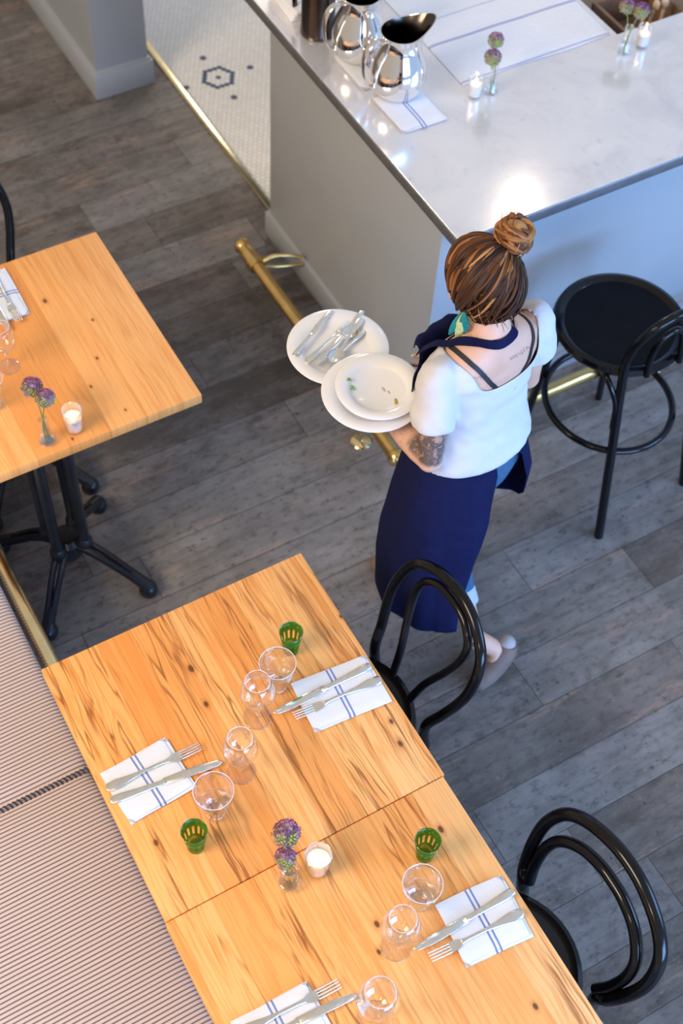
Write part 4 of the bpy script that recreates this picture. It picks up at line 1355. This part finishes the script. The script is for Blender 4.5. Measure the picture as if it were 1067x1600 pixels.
for sx in (-1, 1):
    ey = obj('eye', MB().ball(HC + HR @ Vector((sx * .031, .0715, .010)), .0112, 16, 12), M['eye'], body_o)
    obj('iris', MB().ball(HC + HR @ Vector((sx * .031, .0790, .008)), .0050, 12, 8), M['iris'], body_o)
obj('lips', MB().tube([HC + HR @ Vector((x, .0935 - abs(x) * .4, -.060 + .001 * math.cos(x * 200))) for x in (-.022, -.012, 0, .012, .022)], [.002, .005, .0058, .005, .002], 10), M['lips'], body_o)

# t-shirt -------------------------------------------------------------------
sb = MB()
ST = [(.965, -.002, -.006, .190, .146), (.985, -.002, -.006, .192, .147), (1.02, 0, -.005, .184, .138), (1.08, 0, -.002, .166, .123), (1.12, 0, 0, .161, .119), (1.18, 0, .009, .163, .121), (1.25, 0, .006, .170, .1135), (1.31, 0, -.008, .174, .0995), (1.355, .002, -.016, .163, .0785), (1.385, .004, -.018, .120, .0645), (1.41, .006, -.014, .077, .058)]
sb.loft([ell(cx, cy, z, rx, ry) for z, cx, cy, rx, ry in ST])
SLV = []
for s_, e_ in ((SHL, ELL_), (SHR, ELR)):
    S, E_ = Vector(s_), Vector(e_)
    out = Vector((-.010 if s_[0] < 0 else .010, -.006, 0))
    sb.ball(S, .052, 20, 14)
    pts = [S.lerp(E_, q) + out * (q * 1.6) for q in (0, .2, .36, .52)]
    sb.tube(pts, [.055, .058, .061, .063], 24)
    SLV.append((S.lerp(E_, .50) + out, (E_ - S).normalized()))
sme = remesh(sb, .0062, 4)
bm = bmesh.new(); bm.from_mesh(sme)
kill = []
bm.normal_update()
for fc in bm.faces:
    c = fc.calc_center_median()
    dead = c.z < .990 and fc.normal.z < -.55
    for P0, D in SLV:
        if (c - P0).dot(D) > .008 and (c - P0).length < .10 and fc.normal.dot(D) > .5: dead = True
    nx = (c.x - .014) / .143; ny = (c.y + .012) / (.124 if c.y < 0 else .10)
    if nx * nx + ny * ny + (max(0, (1.302 if c.y < 0 else 1.25) - c.z) / .036) ** 2 < 1: dead = True
    if ((c.x - .035) / .008) ** 2 + ((c.z - 1.236) / .015) ** 2 < 1 and c.y < -.05: dead = True
    if dead: kill.append(fc)
bmesh.ops.delete(bm, geom=kill, context='FACES')
bm.verts.ensure_lookup_table()
for v in bm.verts:
    n = v.normal
    q = v.co
    w = mnoise.noise(Vector((q.x * 9, q.y * 9, q.z * 20))) * .006 + mnoise.noise(Vector((q.x * 28 + q.z * 18, q.y * 22, q.z * 12))) * .0048
    v.co += n * (w + .001)
bm.normal_update()
isl = []
for v in bm.verts:
    if not v.link_faces: isl.append(v)
bmesh.ops.delete(bm, geom=isl, context='VERTS')
for _ in range(40):
    nb = {}
    for v in bm.verts:
        if v.is_boundary:
            k = [ed.other_vert(v).co for ed in v.link_edges if ed.is_boundary]
            if len(k) == 2: nb[v] = v.co * .4 + (k[0] + k[1]) * .3
    for v, c in nb.items(): v.co = c
near = [v for v in bm.verts if not v.is_boundary and any(ed.other_vert(v).is_boundary for ed in v.link_edges)]
for _ in range(3): bmesh.ops.smooth_vert(bm, verts=near, factor=.5, use_axis_x=True, use_axis_y=True, use_axis_z=True)
for v in bm.verts:
    h = BV.find_nearest(v.co)
    if v.co.z > 1.25 and h[3] < .02 and (v.co - h[0]).dot(h[1]) < .004 and h[1].dot(v.normal) > .3: v.co = h[0] + h[1] * .004
bm.normal_update()
bmesh.ops.solidify(bm, geom=bm.faces[:], thickness=.0015)
bm.to_mesh(sme); bm.free()
sme.polygons.foreach_set('use_smooth', [True] * len(sme.polygons))
sme.materials.append(M['shirt'])
obj('t_shirt', sme, None, pers)

for side, pts in (('l', [(-.110, .035, 1.39), (-.104, -.03, 1.385), (-.082, -.075, 1.355), (-.052, -.11, 1.305), (-.03, -.12, 1.27)]), ('r', [(.125, .035, 1.39), (.122, -.03, 1.38), (.105, -.075, 1.35), (.080, -.11, 1.30), (.06, -.12, 1.27)])):
    q = [wrap(p, .002) for p in spl(pts, 6)]
    st2 = MB()
    rings = []
    for i, p in enumerate(q):
        tn = (q[min(i + 1, len(q) - 1)] - q[max(i - 1, 0)]).normalized()
        nn = BV.find_nearest(p)[1]; w = tn.cross(nn).normalized()
        rings.append([p + w * .0065 + nn * .001, p - w * .0065 + nn * .001, p - w * .0065 - nn * .001, p + w * .0065 - nn * .001])
    st2.loft(rings)
    obj('bra_strap', st2, M['strap'], pers)

# apron ----------------------------------------------------------------------
#          z    cx    cy    rx    ry   a0(deg, right back)  a1 (deg, past the left)   flare at the right edge
SK = [(1.03, 0, .0, .150, .108, -165, 178, 1.0), (.985, 0, -.003, .166, .124, -158, 178, 1.0), (.93, 0, -.008, .190, .148, -150, 176, 1.04), (.84, -.010, -.012, .208, .166, -148, 172, 1.12), (.76, -.022, -.018, .214, .176, -142, 172, 1.06),
      (.69, -.034, -.026, .214, .184, -126, 168, 1.0), (.62, -.046, -.030, .212, .192, -100, 164, 1.0), (.50, -.064, -.048, .206, .204, -50, 157, 1.0), (.41, -.076, -.064, .198, .210, -36, 153, 1.0), (.335, -.084, -.076, .192, .216, -30, 151, 1.0)]
NA = 72
rings = []
dense = []
for i in range(len(SK) - 1):
    for k in range(4):
        f_ = k / 4; dense.append([SK[i][j] * (1 - f_) + SK[i + 1][j] * f_ for j in range(8)])
dense.append(list(SK[-1]))
for z, cx, cy, rx, ry, a0, a1, fl_ in dense:
    ring = []
    for k in range(NA + 1):
        u = k / NA; a = R(a0 + (a1 - a0) * u)
        wv = 1 + (.028 * math.sin(a * 6 + z * 3) + .02 * math.sin(a * 11 - z * 5)) * min(1, max(0, (1.0 - z) * 2))
        fr_ = 1 + (fl_ - 1) * max(0, 1 - u * 5)
        ov = 1 + .02 * (1 if u > .9 else 0)
        hz = (.03 * math.sin(a * 2 + 2.2) if z < .45 else 0) * (1 if z < .40 else .5)
        ring.append((cx - math.sin(a) * rx * wv * fr_ * ov, cy + math.cos(a) * ry * wv * fr_ * ov, z + hz))
    rings.append(ring)
ak = MB().loft(rings, closed=False, cap=False)
ame = ak.mesh('apron_skirt', M['navy'])
bm = bmesh.new(); bm.from_mesh(ame); bmesh.ops.solidify(bm, geom=bm.faces[:], thickness=.003); bm.to_mesh(ame); bm.free()
ame.polygons.foreach_set('use_smooth', [True] * len(ame.polygons))
obj('apron_skirt', ame, None, pers)
# bib, standing a little off the chest, its top edge rolled over
bib = MB(); rings = []
for i in range(13):
    z = 1.03 + .235 * i / 12
    hw = .138 - .030 * i / 12
    fy = .143 + .014 * math.sin(PI * min(1, i / 9)) + .010 * (i / 12) ** 2
    rings.append([(hw * (2 * k / 16 - 1), fy - .40 * (hw * abs(2 * k / 16 - 1)) ** 2 / .16 + .004 * math.sin(k * 1.3 + i), z + .006 * math.sin(k * .8)) for k in range(17)])
top_ = rings[-1]
for j, (dy, dz) in enumerate(((.006, .012), (.018, .016), (.028, .008), (.030, -.006))):
    rings.append([(p[0], p[1] + dy, p[2] + dz) for p in top_])
bib.loft(rings, closed=False, cap=False)
bme = bib.mesh('apron_bib', M['navy'])
bm = bmesh.new(); bm.from_mesh(bme); bmesh.ops.solidify(bm, geom=bm.faces[:], thickness=.003); bm.to_mesh(bme); bm.free()
bme.polygons.foreach_set('use_smooth', [True] * len(bme.polygons))
obj('apron_bib', bme, None, pers)
sp_ = [(-.108, .128, 1.262), (-.112, .085, 1.33), (-.100, .035, 1.392), (-.070, -.020, 1.415), (-.030, -.062, 1.412), (.015, -.072, 1.415), (.055, -.058, 1.425), (.072, -.02, 1.425), (.082, .03, 1.40), (.100, .085, 1.33), (.105, .128, 1.262)]
q = []
for p in spl(sp_, 6):
    h = BV.find_nearest(p)
    q.append(h[0] + h[1] * .004 if (h[0] - p).length < .02 or (p - h[0]).dot(h[1]) < 0.004 else p)
for _ in range(2): q = [q[0]] + [(q[i - 1] + q[i] * 2 + q[i + 1]) / 4 for i in range(1, len(q) - 1)] + [q[-1]]
rings = []
for i, p in enumerate(q):
    tn = (q[min(i + 1, len(q) - 1)] - q[max(i - 1, 0)]).normalized()
    nn = BV.find_nearest(p)[1]; nn = (nn - tn * nn.dot(tn)).normalized(); w = tn.cross(nn)
    rings.append([p + w * .013 + nn * .0035, p - w * .013 + nn * .0035, p - w * .013 + nn * .001, p + w * .013 + nn * .001])
obj('apron_neck_strap', MB().loft(rings), M['navy'], pers)
obj('apron_tie', MB().tube(spl([(-.168, .03, 1.035), (-.12, -.085, 1.03), (0, -.125, 1.025), (.12, -.085, 1.03), (.168, .03, 1.035)], 8), .011, 8, flat=.3, up=(0, -1, 0)), M['navy'], pers)

# jeans, shoes -----------------------------------------------------------------
for hip, kn, an, qe in (((.080, -.005, .90), (-.030, .010, .485), (-.060, -.252, .175), .66), ((-.088, .0, .90), (-.085, .085, .48), (-.060, .055, .095), .78)):
    H_, K_, A_ = Vector(hip), Vector(kn), Vector(an)
    E_ = K_.lerp(A_, qe)
    pts = [H_, H_.lerp(K_, .35), H_.lerp(K_, .7), K_, K_.lerp(A_, qe * .4), K_.lerp(A_, qe * .75), E_]
    j = MB().tube(spl(pts, 4), lerp_list([.100, .090, .074, .064, .064, .055, .048], 25), 24)
    lg = obj('jeans_leg', j, M['denim'], pers)
    d = (A_ - K_).normalized()
    cf = MB().tube([E_ - d * .045, E_ - d * .01, E_ + d * .008], [.0535, .0525, .0515], 24)
    c_o = obj('turned_up_cuff', cf, M['cuff'], lg)
    c_o['label'] = 'pale turned-up denim cuff'
obj('jeans_seat', MB().loft([ell(0, -.004, z, rx, ry) for z, rx, ry in ((.80, .168, .122), (.88, .182, .138), (.96, .176, .128), (1.01, .160, .112))]), M['denim'], pers)
for pts, rr, hl in (([(.034, -.322, .142), (.020, -.326, .110), (-.020, -.332, .078), (-.062, -.334, .053), (-.100, -.334, .034), (-.122, -.334, .028)], [.033, .041, .043, .042, .034, .015], (.030, -.318, .135)),
                    ([(-.058, .020, .045), (-.060, .05, .040), (-.061, .11, .036), (-.062, .175, .033), (-.064, .235, .027), (-.065, .258, .022)], [.026, .035, .037, .038, .029, .012], (-.058, .023, .046))):
    s_ = obj('shoe', MB().tube(spl(pts, 5), lerp_list(rr, 26), 20), M['shoe'], pers)
    hc = obj('heel_counter', MB().ball(hl, .035, 16, 12, 0, (.95, .9, .9)), M['shoeheel'], s_)
    hc['label'] = 'pale grey heel of the shoe'

# hair ---------------------------------------------------------------------
BUN = HR.inverted() @ Vector((.080, -.007, .123))
rnd = random.Random(11)


def scalp(d, off):
    d = d.normalized()
    k = 1 / math.sqrt((d.x / .086) ** 2 + (d.y / .106) ** 2 + (d.z / .118) ** 2)
    return d * (k + off)


hm = MB()
cap_v = []; cap_f = []
ns, nr = 40, 28
for i in range(nr + 1):
    th = PI * i / nr
    for k in range(ns):
        a = 2 * PI * k / ns
        cap_v.append(scalp(Vector((math.sin(th) * math.cos(a), math.sin(th) * math.sin(a) - .05, math.cos(th) + .02)), .000) + Vector((0, -.006, 0)))
for i in range(nr):
    for k in range(ns):
        q = [i * ns + k, (i + 1) * ns + k, (i + 1) * ns + (k + 1) % ns, i * ns + (k + 1) % ns]
        c = sum((cap_v[j] for j in q), Vector()) / 4
        if c.y > .056 - max(0, c.z - .050) * .75 and c.z < .098: continue
        if c.y > .040 and c.z < .0: continue
        if c.y > .012 and c.z < -.045: continue
        if c.z < -.104: continue
        cap_f.append(q)
hm.add([HC + HR @ v for v in cap_v], cap_f, 1)
bd = BUN.normalized()
for n_ in range(300):
    while True:
        a = rnd.uniform(0, 2 * PI); z = rnd.uniform(-.95, .80)
        qy = math.sqrt(1 - z * z)
        d0 = Vector((qy * math.cos(a), qy * math.sin(a), z))
        p = scalp(d0, 0)
        if p.y > .054 - max(0, p.z - .05) * 1.0 and p.z < .08: continue
        if p.y > .040 and p.z < .0: continue
        if p.y > .012 and p.z < -.045: continue
        if p.z < -.094: continue
        break
    ax = d0.cross(bd).normalized(); an = d0.angle(bd)
    tw_ = rnd.uniform(-.35, .35); st0 = rnd.uniform(0, .06) if n_ % 3 else rnd.uniform(.0, .35)
    pts = []; rr = []
    M_ = 11
    lift = rnd.uniform(.000, .007)
    for i in range(M_):
        u = st0 + (.97 - st0) * i / (M_ - 1)
        d = Matrix.Rotation(an * u, 3, ax) @ d0
        d = Matrix.Rotation(tw_ * math.sin(PI * u), 3, bd) @ d
        pts.append(HC + HR @ (scalp(d, lift + .004 * math.sin(PI * u) + .010 * max(0, u - .75) * 4) + Vector((0, -.006, 0))))
        rr.append(.0076 * (.35 + .65 * math.sin(PI * min(1, .12 + i / (M_ - 1) * .85))) * rnd.uniform(.8, 1.1))
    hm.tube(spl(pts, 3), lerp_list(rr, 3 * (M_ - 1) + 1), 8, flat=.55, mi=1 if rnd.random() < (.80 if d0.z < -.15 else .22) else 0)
# loose strands over the nape and temples
for n_ in range(46):
    a = rnd.uniform(PI * .95, PI * 2.05); d0 = Vector((math.cos(a), math.sin(a), rnd.uniform(-.6, .35)))
    p0 = scalp(d0, .004); dx = rnd.uniform(-.012, .012)
    low = n_ < 18
    p1 = scalp(d0 + Vector((dx * 6, -.03, -.4)), .006)
    p2 = p1 + (Vector((dx, -.006, -.035)) if low else Vector((dx, rnd.uniform(-.012, .004), -.012)))
    hm.tube(spl([HC + HR @ p0, HC + HR @ p1, HC + HR @ p2], 5), lerp_list([.0022, .0016, .0006], 11), 5)
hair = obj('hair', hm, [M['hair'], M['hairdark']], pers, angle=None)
BC = HC + HR @ BUN
bn = MB()
bn.ball(BC, .040, 20, 14)
axis = (HR @ BUN).normalized()
u0 = axis.orthogonal().normalized(); w0 = axis.cross(u0)
for n_ in range(34):
    tl_ = rnd.uniform(-.75, .75); ph = rnd.uniform(0, 2 * PI); ln = rnd.uniform(2.2, 4.2); rad_ = rnd.uniform(.041, .049)
    nrm = (axis + u0 * tl_ * math.cos(ph) + w0 * tl_ * math.sin(ph)).normalized()
    e1 = nrm.orthogonal().normalized(); e2 = nrm.cross(e1)
    sh = rnd.uniform(-.030, .034)
    rr_ = math.sqrt(max(.0001, rad_ ** 2 - sh ** 2))
    a0 = rnd.uniform(0, 2 * PI)
    pts = [BC + nrm * sh + (e1 * math.cos(a0 + ln * i / 12) + e2 * math.sin(a0 + ln * i / 12)) * (rr_ + .0015 * math.sin(i)) for i in range(13)]
    bn.tube(spl(pts, 2), lerp_list([.003, .0085, .0095, .0085, .003], 25), 8, flat=.7)
for n_ in range(14):
    a = rnd.uniform(0, 2 * PI); d = (u0 * math.cos(a) + w0 * math.sin(a) + axis * rnd.uniform(-.2, .9)).normalized()
    tn = d.orthogonal().normalized()
    bn.tube(spl([BC + d * .046, BC + d * .052 + tn * .02, BC + d * .050 + tn * .04], 4), lerp_list([.0016, .0012, .0005], 9), 5)
obj('hair_bun', bn, [M['hair'], M['hairdark']], pers, angle=None)

# earring: teal and yellow-green feather on her left ear
er = MB()
e0 = HC + HR @ Vector((-.080, -.004, -.036))
for k, (mi, dx, ln_) in enumerate(((0, -.012, .105), (1, .002, .115), (0, .014, .095))):
    top_p = e0; bot = e0 + Vector((-.006 + dx, .014 - dx, -ln_)); top_p = e0 + Vector((-.004 * k, -.003 * k, 0))
    rings = []
    for i in range(7):
        q = i / 6; c = top_p.lerp(bot, q); w = .0135 * math.sin(PI * (.08 + .86 * q)) ** .8
        rings.append([c + Vector((w * .65, -w * .76, 0)), c + Vector((.0016, .0014, 0)), c - Vector((w * .65, -w * .76, 0)), c - Vector((.0016, .0014, 0))])
    er.loft(rings, mi=mi)
obj('earring', er, [M['teal'], M['feather']], pers)
